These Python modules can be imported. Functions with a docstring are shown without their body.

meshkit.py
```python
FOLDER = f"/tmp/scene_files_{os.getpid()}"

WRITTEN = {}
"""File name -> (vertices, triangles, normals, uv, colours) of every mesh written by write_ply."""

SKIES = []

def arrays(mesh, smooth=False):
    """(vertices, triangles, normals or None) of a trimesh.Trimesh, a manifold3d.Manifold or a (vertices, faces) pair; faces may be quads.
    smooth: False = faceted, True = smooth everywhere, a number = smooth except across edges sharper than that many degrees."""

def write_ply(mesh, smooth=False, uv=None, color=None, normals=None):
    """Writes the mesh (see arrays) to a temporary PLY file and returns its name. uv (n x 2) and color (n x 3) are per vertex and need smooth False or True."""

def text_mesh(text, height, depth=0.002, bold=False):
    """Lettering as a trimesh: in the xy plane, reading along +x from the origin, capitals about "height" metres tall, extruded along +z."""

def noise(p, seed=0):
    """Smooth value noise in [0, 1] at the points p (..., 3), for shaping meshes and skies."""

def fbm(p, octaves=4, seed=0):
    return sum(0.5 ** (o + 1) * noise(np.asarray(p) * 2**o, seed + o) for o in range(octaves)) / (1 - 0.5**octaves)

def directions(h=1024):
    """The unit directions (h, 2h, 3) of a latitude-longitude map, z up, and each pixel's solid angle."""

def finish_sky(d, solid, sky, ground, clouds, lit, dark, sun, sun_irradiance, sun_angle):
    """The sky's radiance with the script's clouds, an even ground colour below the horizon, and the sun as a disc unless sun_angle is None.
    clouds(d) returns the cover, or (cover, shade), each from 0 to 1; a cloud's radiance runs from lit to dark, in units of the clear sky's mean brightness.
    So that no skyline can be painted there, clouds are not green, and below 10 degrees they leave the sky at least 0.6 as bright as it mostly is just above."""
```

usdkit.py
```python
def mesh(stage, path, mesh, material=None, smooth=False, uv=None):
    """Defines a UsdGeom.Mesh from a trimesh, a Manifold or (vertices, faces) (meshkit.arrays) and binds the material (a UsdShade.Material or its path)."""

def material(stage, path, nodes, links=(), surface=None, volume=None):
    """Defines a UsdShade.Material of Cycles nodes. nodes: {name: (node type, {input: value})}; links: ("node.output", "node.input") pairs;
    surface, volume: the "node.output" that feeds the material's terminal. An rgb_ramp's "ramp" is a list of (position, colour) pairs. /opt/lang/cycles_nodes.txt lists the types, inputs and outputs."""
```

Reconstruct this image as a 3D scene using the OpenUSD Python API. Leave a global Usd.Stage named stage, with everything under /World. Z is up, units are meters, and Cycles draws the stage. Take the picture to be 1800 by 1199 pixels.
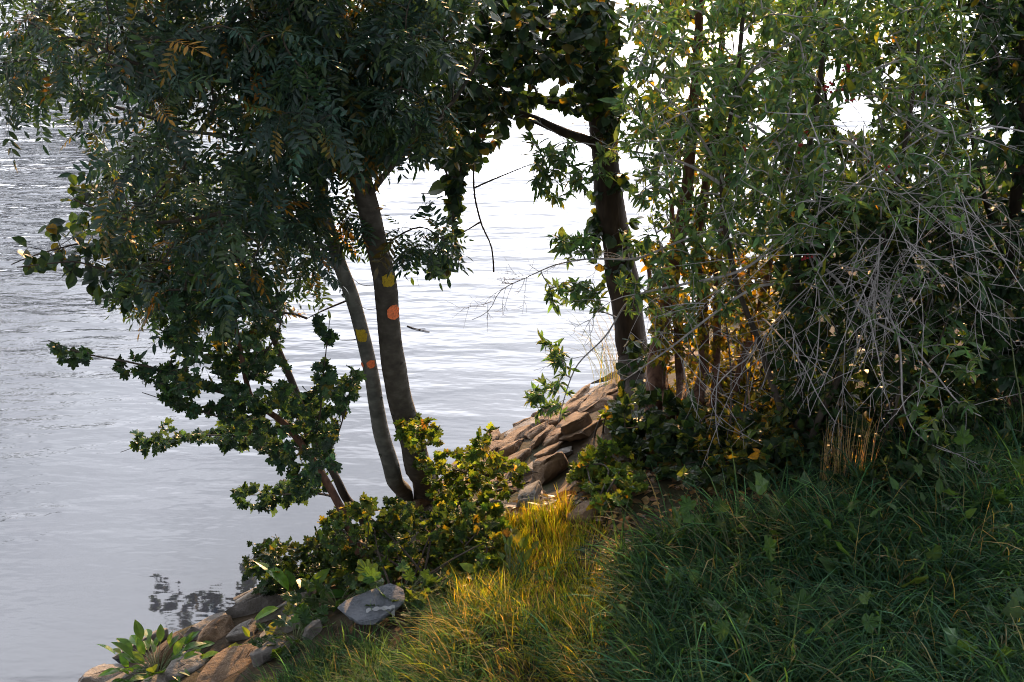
import math, numpy as np, trimesh, usdkit
from pxr import Usd, UsdGeom, UsdLux, UsdShade, Gf, Sdf, Vt
from meshkit import fbm, noise
from shapely.geometry import Polygon, Point
from shapely import contains_xy

stage = Usd.Stage.CreateInMemory()
UsdGeom.SetStageUpAxis(stage, 'Z')
W = UsdGeom.Xform.Define(stage, '/World')
stage.SetDefaultPrim(W.GetPrim())
UsdGeom.Scope.Define(stage, '/World/Looks')

# ------------------------------------------------------------------ camera, sky, sun, exposure
CAM_H, PITCH, F = 5.0, math.radians(25), 2500.0          # F: focal length in pixels of a 1800 wide picture
SUN_EL, SUN_AZ = math.radians(10.0), math.radians(7.5)   # azimuth from +y towards +x
SKY_STRENGTH, SUN_INTENSITY, EXPOSURE = 0.088, 1.25, 1.08
cam = UsdGeom.Camera.Define(stage, '/World/camera')
cam.CreateHorizontalApertureAttr(36.0); cam.CreateFocalLengthAttr(50.0)
cam.CreateExposureAttr(EXPOSURE)
cam.CreateFStopAttr(0.0)
cam.AddTranslateOp().Set((0, 0, CAM_H)); cam.AddRotateXOp().Set(90 - math.degrees(PITCH))

sun = UsdLux.DistantLight.Define(stage, '/World/sun')
sun.CreateIntensityAttr(SUN_INTENSITY); sun.CreateAngleAttr(0.55); sun.CreateNormalizeAttr(True)
sun.CreateColorAttr(Gf.Vec3f(1.0, 0.56, 0.23))
sun.AddRotateZOp().Set(-math.degrees(SUN_AZ)); sun.AddRotateXOp().Set(-(90 - math.degrees(SUN_EL)) + 0.0)
# (-z turned: rotateX(-(90-el)) makes -z point towards -y and down; the z turn brings the azimuth)

skym = usdkit.material(stage, '/World/Looks/sky_look', {
    'sky': ('sky_texture', {'sky_type': 'single_scattering', 'sun_disc': False, 'sun_elevation': SUN_EL, 'sun_rotation': SUN_AZ,
                            'air_density': 1.0, 'aerosol_density': 1.2, 'ozone_density': 1.0, 'altitude': 50.0}),
    'tc': ('texture_coordinate', {}),
    'mp': ('mapping', {'scale': (1.0, 1.0, 3.2)}),
    'n': ('noise_texture', {'scale': 2.2, 'detail': 6.0, 'roughness': 0.58, 'distortion': 0.3}),
    'r': ('map_range', {'from_min': 0.30, 'from_max': 0.62, 'to_min': 0.3, 'to_max': 0.95, 'clamp': True}),
    'bw': ('rgb_to_bw', {}),
    'g': ('combine_color', {}),
    'dot': ('vector_math', {'math_type': 'dot_product', 'vector2': (math.sin(SUN_AZ) * math.cos(SUN_EL), math.cos(SUN_AZ) * math.cos(SUN_EL), math.sin(SUN_EL))}),
    'fwd': ('map_range', {'range_type': 'smoothstep', 'from_min': -0.3, 'from_max': 1.0, 'to_min': 1.0, 'to_max': 4.0}),   # a thin veil scatters forward
    'tint': ('mix', {'mix_type': 'multiply', 'fac': 1.0, 'color2': (1.06, 1.09, 1.20)}),
    'ev': ('math', {'math_type': 'power', 'value2': 0.42}),                                       # evener than the clear air behind it
    'k': ('math', {'math_type': 'multiply', 'value2': 3.7}),
    'lit': ('math', {'math_type': 'multiply'}),
    'mx': ('mix', {'mix_type': 'mix'}),
    'bg': ('background_shader', {'strength': SKY_STRENGTH})},
    [('tc.generated', 'mp.vector'), ('mp.vector', 'n.vector'), ('n.fac', 'r.value'), ('sky.color', 'bw.color'), ('tc.generated', 'dot.vector1'), ('dot.value', 'fwd.value'),
     ('bw.val', 'ev.value1'), ('ev.value', 'k.value1'), ('k.value', 'lit.value1'), ('fwd.result', 'lit.value2'), ('lit.value', 'g.r'), ('lit.value', 'g.g'), ('lit.value', 'g.b'), ('g.color', 'tint.color1'),
     ('sky.color', 'mx.color1'), ('tint.color', 'mx.color2'), ('r.result', 'mx.fac'), ('mx.color', 'bg.color')], surface='bg.background')
dome = UsdLux.DomeLight.Define(stage, '/World/sky')
UsdShade.MaterialBindingAPI.Apply(dome.GetPrim()).Bind(skym)
dome.GetPrim().SetCustomDataByKey('kind', 'structure')
dome.GetPrim().SetCustomDataByKey('label', 'pale hazy evening sky over the river')
dome.GetPrim().SetCustomDataByKey('category', 'sky')

rng = np.random.default_rng(7)
# ------------------------------------------------------------------ picture point -> world point at a depth
def ray(px, py):
    px, py = np.asarray(px, float), np.asarray(py, float)
    x, y = (px - 900) / F, (599.5 - py) / F
    return np.stack([x, math.cos(PITCH) + y * math.sin(PITCH), -math.sin(PITCH) + y * math.cos(PITCH)], -1)
def at(px, py, Y):                       # the point seen at (px, py) that stands Y metres ahead
    d = ray(px, py)
    return np.array([0, 0, CAM_H]) + d * (np.asarray(Y, float) / d[..., 1])[..., None]
def project(p):
    q = np.asarray(p) - [0, 0, CAM_H]
    c, s = math.cos(PITCH), math.sin(PITCH)
    dep = q[..., 1] * c - q[..., 2] * s
    up = q[..., 1] * s + q[..., 2] * c
    return 900 + F * q[..., 0] / dep, 599.5 - F * up / dep, dep

# ------------------------------------------------------------------ the lie of the land
LINE = np.array([-0.28, 8.65]); ALONG = np.array([0.627, 0.779]); INLAND = np.array([0.779, -0.627])
DK = [-200, -60, -49, -45, -43, -3.0, -0.6, 0.0, 0.35, 0.9, 1.5, 2.2, 3.2, 6.0, 60, 300]
HK = [4.0, 2.5, 1.6, 0.0, -1.5, -1.3, -0.36, 0.0, 0.17, 0.45, 0.76, 0.98, 1.16, 1.32, 2.0, 3.0]
def shore(x, y):
    rel = np.stack([np.asarray(x, float) - LINE[0], np.asarray(y, float) - LINE[1]], -1)
    s, d = rel @ ALONG, rel @ INLAND
    return s, d + 0.10 * np.sin(s * 1.7 + 0.6) + 0.05 * np.sin(s * 4.3)
def height(x, y):
    s, d = shore(x, y)
    p = np.stack([np.asarray(x, float), np.asarray(y, float), np.zeros(np.shape(x))], -1)
    return np.interp(d, DK, HK) + (fbm(p * 1.3, 3, 5) - 0.5) * 0.16 * np.clip(d, 0, 1)
def on_ground(px, py):
    d = ray(px, py)
    t = np.linspace(4, 24, 2000)
    p = np.array([0, 0, CAM_H]) + t[:, None] * d
    hit = p[:, 2] < np.maximum(height(p[:, 0], p[:, 1]), -0.01)
    return p[np.argmax(hit)] if hit.any() else p[-1]

_gx, _gy = np.arange(-400, 2301, 60), np.arange(300, 1400, 25)
_tab = np.array([[on_ground(x, y)[1] for x in _gx] for y in _gy])
def reach(px, py):
    """how far ahead the ground lies in that direction, a little short of it (so that nothing is placed under the soil)"""
    from scipy.ndimage import map_coordinates
    u = np.clip((np.asarray(py) - _gy[0]) / 25, 0, len(_gy) - 1); v = np.clip((np.asarray(px) - _gx[0]) / 60, 0, len(_gx) - 1)
    return np.where(np.asarray(py) < 420, 99.0, map_coordinates(_tab, [u, v], order=1))
# ------------------------------------------------------------------ prims
used = {}
def numbered(path):
    n = used.get(path, -1) + 1
    used[path] = n
    return path if n == 0 else f'{path}_{n:03d}'
def tag(o, label=None, cat=None, group=None, kind=None):
    for k, v in (('label', label), ('category', cat), ('group', group), ('kind', kind)):
        if v:
            o.SetCustomDataByKey(k, v)
    return o
def thing(name, label, cat, loc=(0, 0, 0), group=None):
    x = UsdGeom.Xform.Define(stage, numbered('/World/' + name))
    x.AddTranslateOp().Set(Gf.Vec3d(*map(float, loc)))
    o = tag(x.GetPrim(), label, cat, group)
    OFF[str(o.GetPath())] = np.asarray(loc, float)
    return o
OFF = {}
def obj(name, mesh, mat, parent=None, smooth=False, tint=None, kind=None, label=None):
    base = str(parent.GetPath()) if parent else '/World'
    top = '/'.join(base.split('/')[:3])
    off = OFF.get(top)
    if off is not None:
        if isinstance(mesh, tuple):
            mesh = (np.asarray(mesh[0]) - off, mesh[1])
        else:
            mesh = mesh.copy(); mesh.apply_translation(-off)
    m = usdkit.mesh(stage, numbered(base + '/' + name), mesh, M[mat], smooth)
    if tint is not None:
        UsdGeom.PrimvarsAPI(m).CreatePrimvar('tint', Sdf.ValueTypeNames.Color3fArray, 'vertex').Set(Vt.Vec3fArray.FromNumpy(np.asarray(tint, np.float32)))
    o = m.GetPrim()
    if kind: o.SetCustomDataByKey('kind', kind)
    if label: o.SetCustomDataByKey('label', label)
    return o

# ------------------------------------------------------------------ materials
M = {}
def mat(name, nodes, links, surface):
    M[name] = usdkit.material(stage, '/World/Looks/' + name, nodes, links, surface=surface)
def leaf_mat(name, rough=0.42, trans=0.38, warm=(1.9, 1.55, 0.45), spec=0.28):
    mat(name, {'a': ('attribute', {'attribute': 'tint'}),
               'g': ('geometry', {}),
               'n': ('noise_texture', {'scale': 38.0, 'detail': 3.0}),
               'v': ('map_range', {'from_min': 0.3, 'from_max': 0.7, 'to_min': 0.72, 'to_max': 1.2}),
               'cc': ('combine_color', {}),
               'm': ('mix', {'mix_type': 'multiply', 'fac': 1.0}),
               'p': ('principled_bsdf', {'roughness': rough, 'specular_ior_level': spec}),
               'w': ('mix', {'mix_type': 'multiply', 'fac': 1.0, 'color2': warm}),
               't': ('translucent_bsdf', {}),
               'x': ('mix_closure', {'fac': trans})},
        [('g.position', 'n.vector'), ('n.fac', 'v.value'), ('v.result', 'cc.r'), ('v.result', 'cc.g'), ('v.result', 'cc.b'),
         ('a.color', 'm.color1'), ('cc.color', 'm.color2'), ('m.color', 'p.base_color'), ('m.color', 'w.color1'), ('w.color', 't.color'),
         ('p.BSDF', 'x.closure1'), ('t.BSDF', 'x.closure2')], 'x.closure')
leaf_mat('leaf_look')
leaf_mat('ash_leaf_look', 0.38, 0.34, (1.9, 1.55, 0.45), 0.5)
leaf_mat('spindle_leaf_look', 0.5, 0.42, (1.5, 1.45, 0.5), 0.3)
leaf_mat('thin_leaf_look', 0.5, 0.45, (2.2, 1.8, 0.5), 0.28)
leaf_mat('blade_look', 0.6, 0.55, (2.3, 1.75, 0.45), 0.15)
def bark(name, c0, c1, c2, stretch=(9, 9, 2.2), rough=0.85, bump=0.5):
    mat(name, {'g': ('geometry', {}), 'mp': ('mapping', {'scale': stretch}),
               'n': ('noise_texture', {'scale': 2.4, 'detail': 6.0, 'roughness': 0.62}),
               'n2': ('noise_texture', {'scale': 5.0, 'detail': 3.0}),
               'r': ('rgb_ramp', {'ramp': [(0.3, c0), (0.5, c1), (0.72, c2)]}),
               'lich': ('map_range', {'from_min': 0.58, 'from_max': 0.72, 'to_min': 0.0, 'to_max': 0.35, 'clamp': True}),
               'mx': ('mix', {'color2': tuple(min(1, 1.5 * x + .02) for x in c2)}),
               'b': ('bump', {'strength': bump, 'distance': 0.012}),
               'p': ('principled_bsdf', {'roughness': rough, 'specular_ior_level': 0.25})},
        [('g.position', 'mp.vector'), ('mp.vector', 'n.vector'), ('g.position', 'n2.vector'), ('n.fac', 'r.fac'), ('n2.fac', 'lich.value'), ('r.color', 'mx.color1'),
         ('lich.result', 'mx.fac'), ('mx.color', 'p.base_color'), ('n.fac', 'b.height'), ('b.normal', 'p.normal')], 'p.BSDF')
bark('ash_bark', (0.04, 0.034, 0.027), (0.065, 0.056, 0.044), (0.105, 0.095, 0.078), (6.0, 6.0, 9.0), 0.8, 0.9)
bark('pale_bark', (0.06, 0.062, 0.055), (0.10, 0.10, 0.088), (0.16, 0.16, 0.14), (6.0, 6.0, 9.0), 0.8, 0.9)
bark('alder_bark', (0.016, 0.012, 0.009), (0.034, 0.025, 0.018), (0.058, 0.044, 0.032), (9, 9, 2.0), 0.9, 1.0)
bark('red_bark', (0.04, 0.02, 0.013), (0.10, 0.05, 0.032), (0.17, 0.09, 0.06), (14, 14, 1.2), 0.85, 0.9)
bark('dark_twig', (0.03, 0.024, 0.018), (0.055, 0.043, 0.033), (0.08, 0.065, 0.05), (20, 20, 8), 0.85, 0.2)
bark('grey_twig', (0.19, 0.175, 0.17), (0.29, 0.27, 0.26), (0.40, 0.38, 0.37), (20, 20, 8), 0.85, 0.2)
bark('driftwood', (0.22, 0.19, 0.155), (0.36, 0.32, 0.27), (0.48, 0.45, 0.4), (14, 14, 4), 0.9, 0.6)
def stone_mat(name, a, b, c):
    mat(name, {'g': ('geometry', {}), 'n': ('noise_texture', {'scale': 9.0, 'detail': 7.0, 'roughness': 0.65}),
               'n2': ('noise_texture', {'scale': 55.0, 'detail': 4.0, 'roughness': 0.7}),
               'r': ('rgb_ramp', {'ramp': [(0.3, a), (0.5, b), (0.7, c)]}),
               'ad': ('math', {'math_type': 'multiply_add', 'value2': 0.35}),
               'b': ('bump', {'strength': 1.0, 'distance': 0.035}),
               'p': ('principled_bsdf', {'roughness': 0.85, 'specular_ior_level': 0.3})},
        [('g.position', 'n.vector'), ('g.position', 'n2.vector'), ('n.fac', 'r.fac'), ('r.color', 'p.base_color'), ('n2.fac', 'ad.value1'), ('n.fac', 'ad.value3'), ('ad.value', 'b.height'), ('b.normal', 'p.normal')], 'p.BSDF')
stone_mat('stone_brown', (0.06, 0.036, 0.021), (0.14, 0.088, 0.05), (0.25, 0.165, 0.10))
stone_mat('stone_grey', (0.085, 0.075, 0.066), (0.16, 0.145, 0.13), (0.26, 0.24, 0.22))
stone_mat('stone_rust', (0.07, 0.042, 0.024), (0.15, 0.09, 0.052), (0.24, 0.16, 0.095))
stone_mat('stone_blue', (0.085, 0.092, 0.105), (0.13, 0.14, 0.16), (0.19, 0.20, 0.225))
stone_mat('lichen_white', (0.28, 0.29, 0.31), (0.38, 0.39, 0.41), (0.46, 0.47, 0.48))
mat('soil', {'g': ('geometry', {}), 'n': ('noise_texture', {'scale': 7.0, 'detail': 8.0, 'roughness': 0.7}), 'n2': ('noise_texture', {'scale': 1.3, 'detail': 3.0}),
             'r': ('rgb_ramp', {'ramp': [(0.3, (0.02, 0.014, 0.009)), (0.5, (0.045, 0.03, 0.019)), (0.7, (0.085, 0.06, 0.038))]}),
             'r2': ('map_range', {'from_min': 0.42, 'from_max': 0.62, 'to_min': 0.0, 'to_max': 0.55, 'clamp': True}),
             'mx': ('mix', {'color2': (0.035, 0.045, 0.018)}),
             'b': ('bump', {'strength': 0.9, 'distance': 0.03}), 'p': ('principled_bsdf', {'roughness': 0.95, 'specular_ior_level': 0.15})},
    [('g.position', 'n.vector'), ('g.position', 'n2.vector'), ('n.fac', 'r.fac'), ('n2.fac', 'r2.value'), ('r.color', 'mx.color1'), ('r2.result', 'mx.fac'), ('mx.color', 'p.base_color'), ('n.fac', 'b.height'), ('b.normal', 'p.normal')], 'p.BSDF')
def paint(name, c):
    mat(name, {'g': ('geometry', {}), 'n': ('noise_texture', {'scale': 85.0, 'detail': 6.0, 'roughness': .7}), 'r': ('rgb_ramp', {'ramp': [(0.33, (.06, .05, .04)), (0.40, tuple(0.7 * x for x in c)), (0.6, c)]}),
               'b': ('bump', {'strength': .8, 'distance': .006}), 'p': ('principled_bsdf', {'roughness': 0.7})}, [('g.position', 'n.vector'), ('n.fac', 'r.fac'), ('r.color', 'p.base_color'), ('n.fac', 'b.height'), ('b.normal', 'p.normal')], 'p.BSDF')
paint('orange_paint', (0.98, 0.23, 0.075)); paint('yellow_paint', (0.50, 0.34, 0.012))
paint('red_berry', (0.45, 0.03, 0.04))
mat('water_look', {
    'g': ('geometry', {}),
    'mp': ('mapping', {'rotation': (0, 0, -0.16), 'scale': (0.5, 2.1, 1.0)}),
    'n1': ('noise_texture', {'scale': 1.0, 'detail': 2.0, 'roughness': 0.45, 'distortion': 0.5}),
    'mp2': ('mapping', {'rotation': (0, 0, 0.25), 'scale': (2.2, 5.5, 1.0)}),
    'n2': ('noise_texture', {'scale': 1.6, 'detail': 2.0, 'roughness': 0.5}),
    'sp': ('separate_xyz', {}),
    'dst': ('math', {'math_type': 'multiply_add', 'value2': -0.62}),        # less wind in the lee of the bank
    'amp': ('map_range', {'from_min': 8.5, 'from_max': 15.5, 'to_min': 0.20, 'to_max': 1.0, 'clamp': True}),
    's': ('math', {'math_type': 'multiply_add', 'value2': 0.28}),
    'h': ('math', {'math_type': 'multiply'}),
    'b': ('bump', {'strength': 1.0, 'distance': 0.046, 'filter_width': 0.1}),
    'p': ('principled_bsdf', {'base_color': (0.03, 0.034, 0.042), 'roughness': 0.045, 'ior': 1.72, 'specular_ior_level': 0.5})},
    [('g.position', 'mp.vector'), ('mp.vector', 'n1.vector'), ('g.position', 'mp2.vector'), ('mp2.vector', 'n2.vector'),
     ('g.position', 'sp.vector'), ('sp.x', 'dst.value1'), ('sp.y', 'dst.value3'), ('dst.value', 'amp.value'),
     ('n2.fac', 's.value1'), ('n1.fac', 's.value3'), ('s.value', 'h.value1'), ('amp.result', 'h.value2'), ('h.value', 'b.height'), ('b.normal', 'p.normal')], 'p.BSDF')

# ------------------------------------------------------------------ setting: river, bank
def grid(xs, ys, zf):
    X, Y = np.meshgrid(xs, ys)
    v = np.stack([X, Y, zf(X, Y)], -1).reshape(-1, 3)
    i = np.arange(len(ys) - 1)[:, None] * len(xs) + np.arange(len(xs) - 1)
    return v, np.stack([i, i + 1, i + 1 + len(xs), i + len(xs)], -1).reshape(-1, 4)
xs = np.concatenate([-np.geomspace(260, 4.2, 40), np.arange(-4, 6, 0.06), np.geomspace(6.1, 260, 36)])
ys = np.concatenate([-np.geomspace(200, 1, 20), np.arange(0, 4, 0.25), np.arange(4, 13, 0.06), np.geomspace(13.1, 320, 44)])
tag(obj('riverbank', grid(xs, ys, height), 'soil', smooth=True), 'sloping earth riverbank under grass and shrubs', 'ground', kind='structure')
tag(obj('river', (np.array([[-260, -200, 0], [260, -200, 0], [260, 320, 0], [-260, 320, 0.]]), np.array([[0, 1, 2, 3]])), 'water_look'), 'rippled grey river reflecting the bright sky', 'river', kind='structure')

# ------------------------------------------------------------------ tubes and leaves
def norm(v):
    return v / np.maximum(np.linalg.norm(v, axis=-1, keepdims=True), 1e-9)
def tubes(P, R, sides=5):
    """K paths of m points (K, m, 3) with radii (K, m): one open tube each."""
    P, R = np.asarray(P, float), np.asarray(R, float)
    K, m = P.shape[:2]
    T = norm(np.gradient(P, axis=1))
    ref = np.where(np.abs(T[:, :1, 2:3]) > 0.85, np.array([1.0, 0.1, 0]), np.array([0.05, 0.1, 1.0]))
    U = norm(np.cross(T, np.broadcast_to(ref, T.shape))); V = np.cross(T, U)
    a = np.arange(sides) / sides * 2 * np.pi
    ring = P[:, :, None] + R[:, :, None, None] * (np.cos(a)[:, None] * U[:, :, None] + np.sin(a)[:, None] * V[:, :, None])
    v = ring.reshape(-1, 3)
    k = np.arange(K)[:, None, None] * m * sides + np.arange(m - 1)[None, :, None] * sides
    j = np.arange(sides)[None, None]
    j2 = (j + 1) % sides
    f = np.stack([k + j, k + j2, k + sides + j2, k + sides + j], -1).reshape(-1, 4)
    return v, np.vstack([f[:, [0, 1, 2]], f[:, [0, 2, 3]]])
def curve(pts, n):
    pts = np.asarray(pts, float)
    if len(pts) == 2:
        pts = np.stack([pts[0], pts.mean(0), pts[1]])
    from scipy.interpolate import PchipInterpolator
    t = np.r_[0, np.cumsum(np.linalg.norm(np.diff(pts, axis=0), axis=1))]
    return PchipInterpolator(t / t[-1], pts)(np.linspace(0, 1, n))
def limb(pts, r0, r1, sides=10, n=None, wobble=0.0, flare=0.0, seed=0, power=1.0):
    """A bent tapering limb with an uneven surface; returns (mesh, centre line, radii)."""
    L = sum(np.linalg.norm(np.diff(np.asarray(pts, float), axis=0), axis=1))
    n = n or max(8, int(L / 0.05))
    c = curve(pts, n)
    t = np.linspace(0, 1, n)
    r = r0 + (r1 - r0) * t ** power + flare * np.exp(-t * L / 0.10)
    v, f = tubes(c[None], r[None], sides)
    if wobble:
        ax = np.repeat(c, sides, 0)
        k = 1 + wobble * (fbm(v * [9, 9, 4], 3, seed) - 0.5) * 2
        v = ax + (v - ax) * k[:, None]
    return (v, f), c, r
def join(ms):
    vs, fs, n = [], [], 0
    for v, f in ms:
        f = np.asarray(f)
        if f.shape[1] == 4: f = np.vstack([f[:, [0, 1, 2]], f[:, [0, 2, 3]]])
        vs.append(v); fs.append(f + n); n += len(v)
    return np.vstack(vs), np.vstack(fs)

def blade_leaf(L, Wd, widest=0.42, fold=0.25, curl=0.18, n=3, tip=1.0, base=0.02):
    """An ovate or lance-shaped leaf folded along its midrib; x runs along it, z is its upper side."""
    t = np.linspace(0, 1, n + 2)
    w = np.where(t < widest, np.sin(np.clip(t / widest, 0, 1) * np.pi / 2) ** 0.8, np.cos(np.clip((t - widest) / (1 - widest), 0, 1) * np.pi / 2) ** tip) * Wd / 2
    z = -curl * L * t ** 2
    v, f = [], []
    for i in range(n + 2):
        v.append([t[i] * L, 0, z[i]])
    for sgn in (1, -1):
        b = len(v)
        for i in range(1, n + 1):
            v.append([t[i] * L, sgn * w[i], z[i] + fold * w[i]])
        for i in range(n + 1):
            l = b + i - 1 if i > 0 else None; r = b + i if i < n else None
            q = [[i, i + 1, r]] if l is None else [[i, i + 1, l]] if r is None else [[i, i + 1, r], [i, r, l]]
            f += [x if sgn > 0 else x[::-1] for x in q]
    return np.array(v), np.array(f)
def lobed_leaf(L, lobes, seed=0, cup=0.10):
    """A lobed leaf as a fan: lobes are (angle from the tip in degrees, radius) pairs from one side round to the other."""
    c = np.array([0.30 * L, 0, 0])
    pts = [[0, 0, 0]]
    for a, r in lobes:
        a = math.radians(a)
        pts.append([c[0] + r * L * math.cos(a), r * L * math.sin(a), -cup * L * r * r + 0.04 * L * (-1) ** len(pts)])
    v = np.array([c] + pts); n = len(pts)
    return v, np.array([[0, 1 + i, 1 + (i + 1) % n] for i in range(n)])
def pinnate(seed, pairs=5, L=0.24):
    r = np.random.default_rng(seed)
    ms = []
    t = np.linspace(0, 1, 7)
    bend, side = r.uniform(0.25, 0.55), r.uniform(-0.15, 0.15)
    mid = lambda s: np.stack([s * L, side * L * s ** 2, -bend * L * s ** 2 * 0.7], -1)
    ms.append(tubes(mid(t)[None], np.linspace(0.0016, 0.0008, 7)[None], 3))
    lf = blade_leaf(0.072, 0.023, 0.45, 0.2, 0.15, 2, 0.9)
    for i in range(pairs):
        s = 0.3 + 0.66 * i / (pairs - 0.2)
        for sg in (1, -1):
            a = sg * math.radians(r.uniform(52, 70)); k = r.uniform(0.82, 1.1) * (0.78 + 0.3 * math.sin(math.pi * (i + 0.8) / (pairs + .6)))
            R = trimesh.transformations.euler_matrix(r.normal(0, .25), r.uniform(0.0, .45), a)[:3, :3]
            ms.append(((lf[0] * k) @ R.T + mid(np.array(s)), lf[1]))
    R = trimesh.transformations.euler_matrix(0, .5, r.normal(0, .2))[:3, :3]
    ms.append(((lf[0] * 1.05) @ R.T + mid(np.array(1.0)), lf[1]))
    return join(ms)
MAPLE = [(-155, .36), (-125, .46), (-98, .58), (-82, .54), (-64, .36), (-46, .56), (-34, .54), (-22, .40), (-13, .60), (0, .70), (13, .60), (22, .40), (34, .54), (46, .56), (64, .36), (82, .54), (98, .58), (125, .46), (155, .36)]
IVY = [(-140, .42), (-95, .62), (-55, .48), (-25, .6), (0, .82), (25, .6), (55, .48), (95, .62), (140, .42)]
T = {
    'ash': [pinnate(k, 4 + k % 3, 0.22 + 0.02 * (k % 3)) for k in range(5)],
    'maple': [lobed_leaf(1, MAPLE, cup=c) for c in (0.05, 0.2, -0.1)],
    'round': [blade_leaf(1, 0.8, 0.48, f, c, 3, 0.7) for f, c in ((.15, .1), (.35, .3), (-.15, .2), (.25, -.15))],
    'lance': [blade_leaf(1, 0.30, 0.42, f, c, 2, 1.1) for f, c in ((.3, .15), (.4, .3), (.2, .05))],
    'ovate': [blade_leaf(1, 0.52, 0.40, f, c, 2, 1.0) for f, c in ((.25, .15), (.4, .3), (.1, .05))],
    'ivy': [lobed_leaf(1, IVY, cup=c) for c in (0.1, 0.25)],
    'dock': [blade_leaf(1, 0.46, 0.45, f, c, 5, 0.9) for f, c in ((.35, .3), (.25, .5), (.4, .15))],
}
class Leaves:
    """Positions, frames, sizes and colours of one plant's leaves."""
    def __init__(s, kinds): s.kinds, s.p, s.R, s.k, s.c, s.t = kinds, [], [], [], [], []
    def add(s, p, axis, up, size, colour):
        n = len(p)
        x = norm(axis); y = norm(np.cross(up, x)); z = np.cross(x, y)
        s.p.append(p); s.R.append(np.stack([x, y, z], -1)); s.k.append(np.broadcast_to(size, n)); s.c.append(colour); s.t.append(rng.integers(0, len(s.kinds), n))
    def build(s, parent, mat, singles, name='leaf', mass='foliage'):
        p, R, k, c, t = (np.concatenate(x) for x in (s.p, s.R, s.k, s.c, s.t))
        ctr = p + np.einsum('nij,j->ni', R, [0.5, 0, 0]) * (k * (0.24 if s.kinds is T['ash'] else 1))[:, None]
        x, y, d = project(ctr)
        inside = (x > 5) & (x < 1795) & (y > 5) & (y < 1194)
        # those that show largest: nearest leaf of each small patch of the picture first
        order = np.lexsort((d,)); cell = (x // 16).astype(int) * 1000 + (y // 16).astype(int)
        first, seen, chosen = [], set(), []
        for i in order:
            if inside[i] and cell[i] not in seen:
                seen.add(cell[i]); chosen.append(i)
        if len(chosen) > singles:
            size = k[chosen] / d[chosen]
            chosen = [chosen[i] for i in np.argsort(-size * rng.uniform(0.8, 1.2, len(size)))[:singles]]
        pick = np.zeros(len(p), bool); pick[chosen] = True
        for i in chosen:
            v, f = s.kinds[t[i]]
            obj(name, ((v * k[i]) @ R[i].T + p[i], f), mat, parent, tint=np.broadcast_to(c[i], (len(v), 3)))
        rest, cols, n = [], [], 0
        for j, (v, f) in enumerate(s.kinds):
            m = np.nonzero((t == j) & ~pick)[0]
            if len(m):
                vv = np.einsum('nij,vj->nvi', R[m], v) * k[m][:, None, None] + p[m][:, None]
                ff = f[None] + (np.arange(len(m)) * len(v))[:, None, None]
                rest.append((vv.reshape(-1, 3), ff.reshape(-1, 3))); cols.append(np.repeat(c[m], len(v), 0))
        if rest:
            obj(mass, join(rest), mat, parent, tint=np.vstack(cols), kind='stuff')
        return len(p)
def colours(n, table):
    """n colours from (weight, colour, spread) rows."""
    w = np.array([r[0] for r in table], float)
    i = rng.choice(len(table), n, p=w / w.sum())
    c = np.array([r[1] for r in table])[i]
    return np.clip(c * np.exp(rng.normal(0, 1, (n, 1)) * np.array([r[2] for r in table])[i][:, None]) * rng.uniform(0.88, 1.12, (n, 3)), 0.003, 0.9)
def rand_dir(n):
    return norm(rng.normal(size=(n, 3)))

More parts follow.
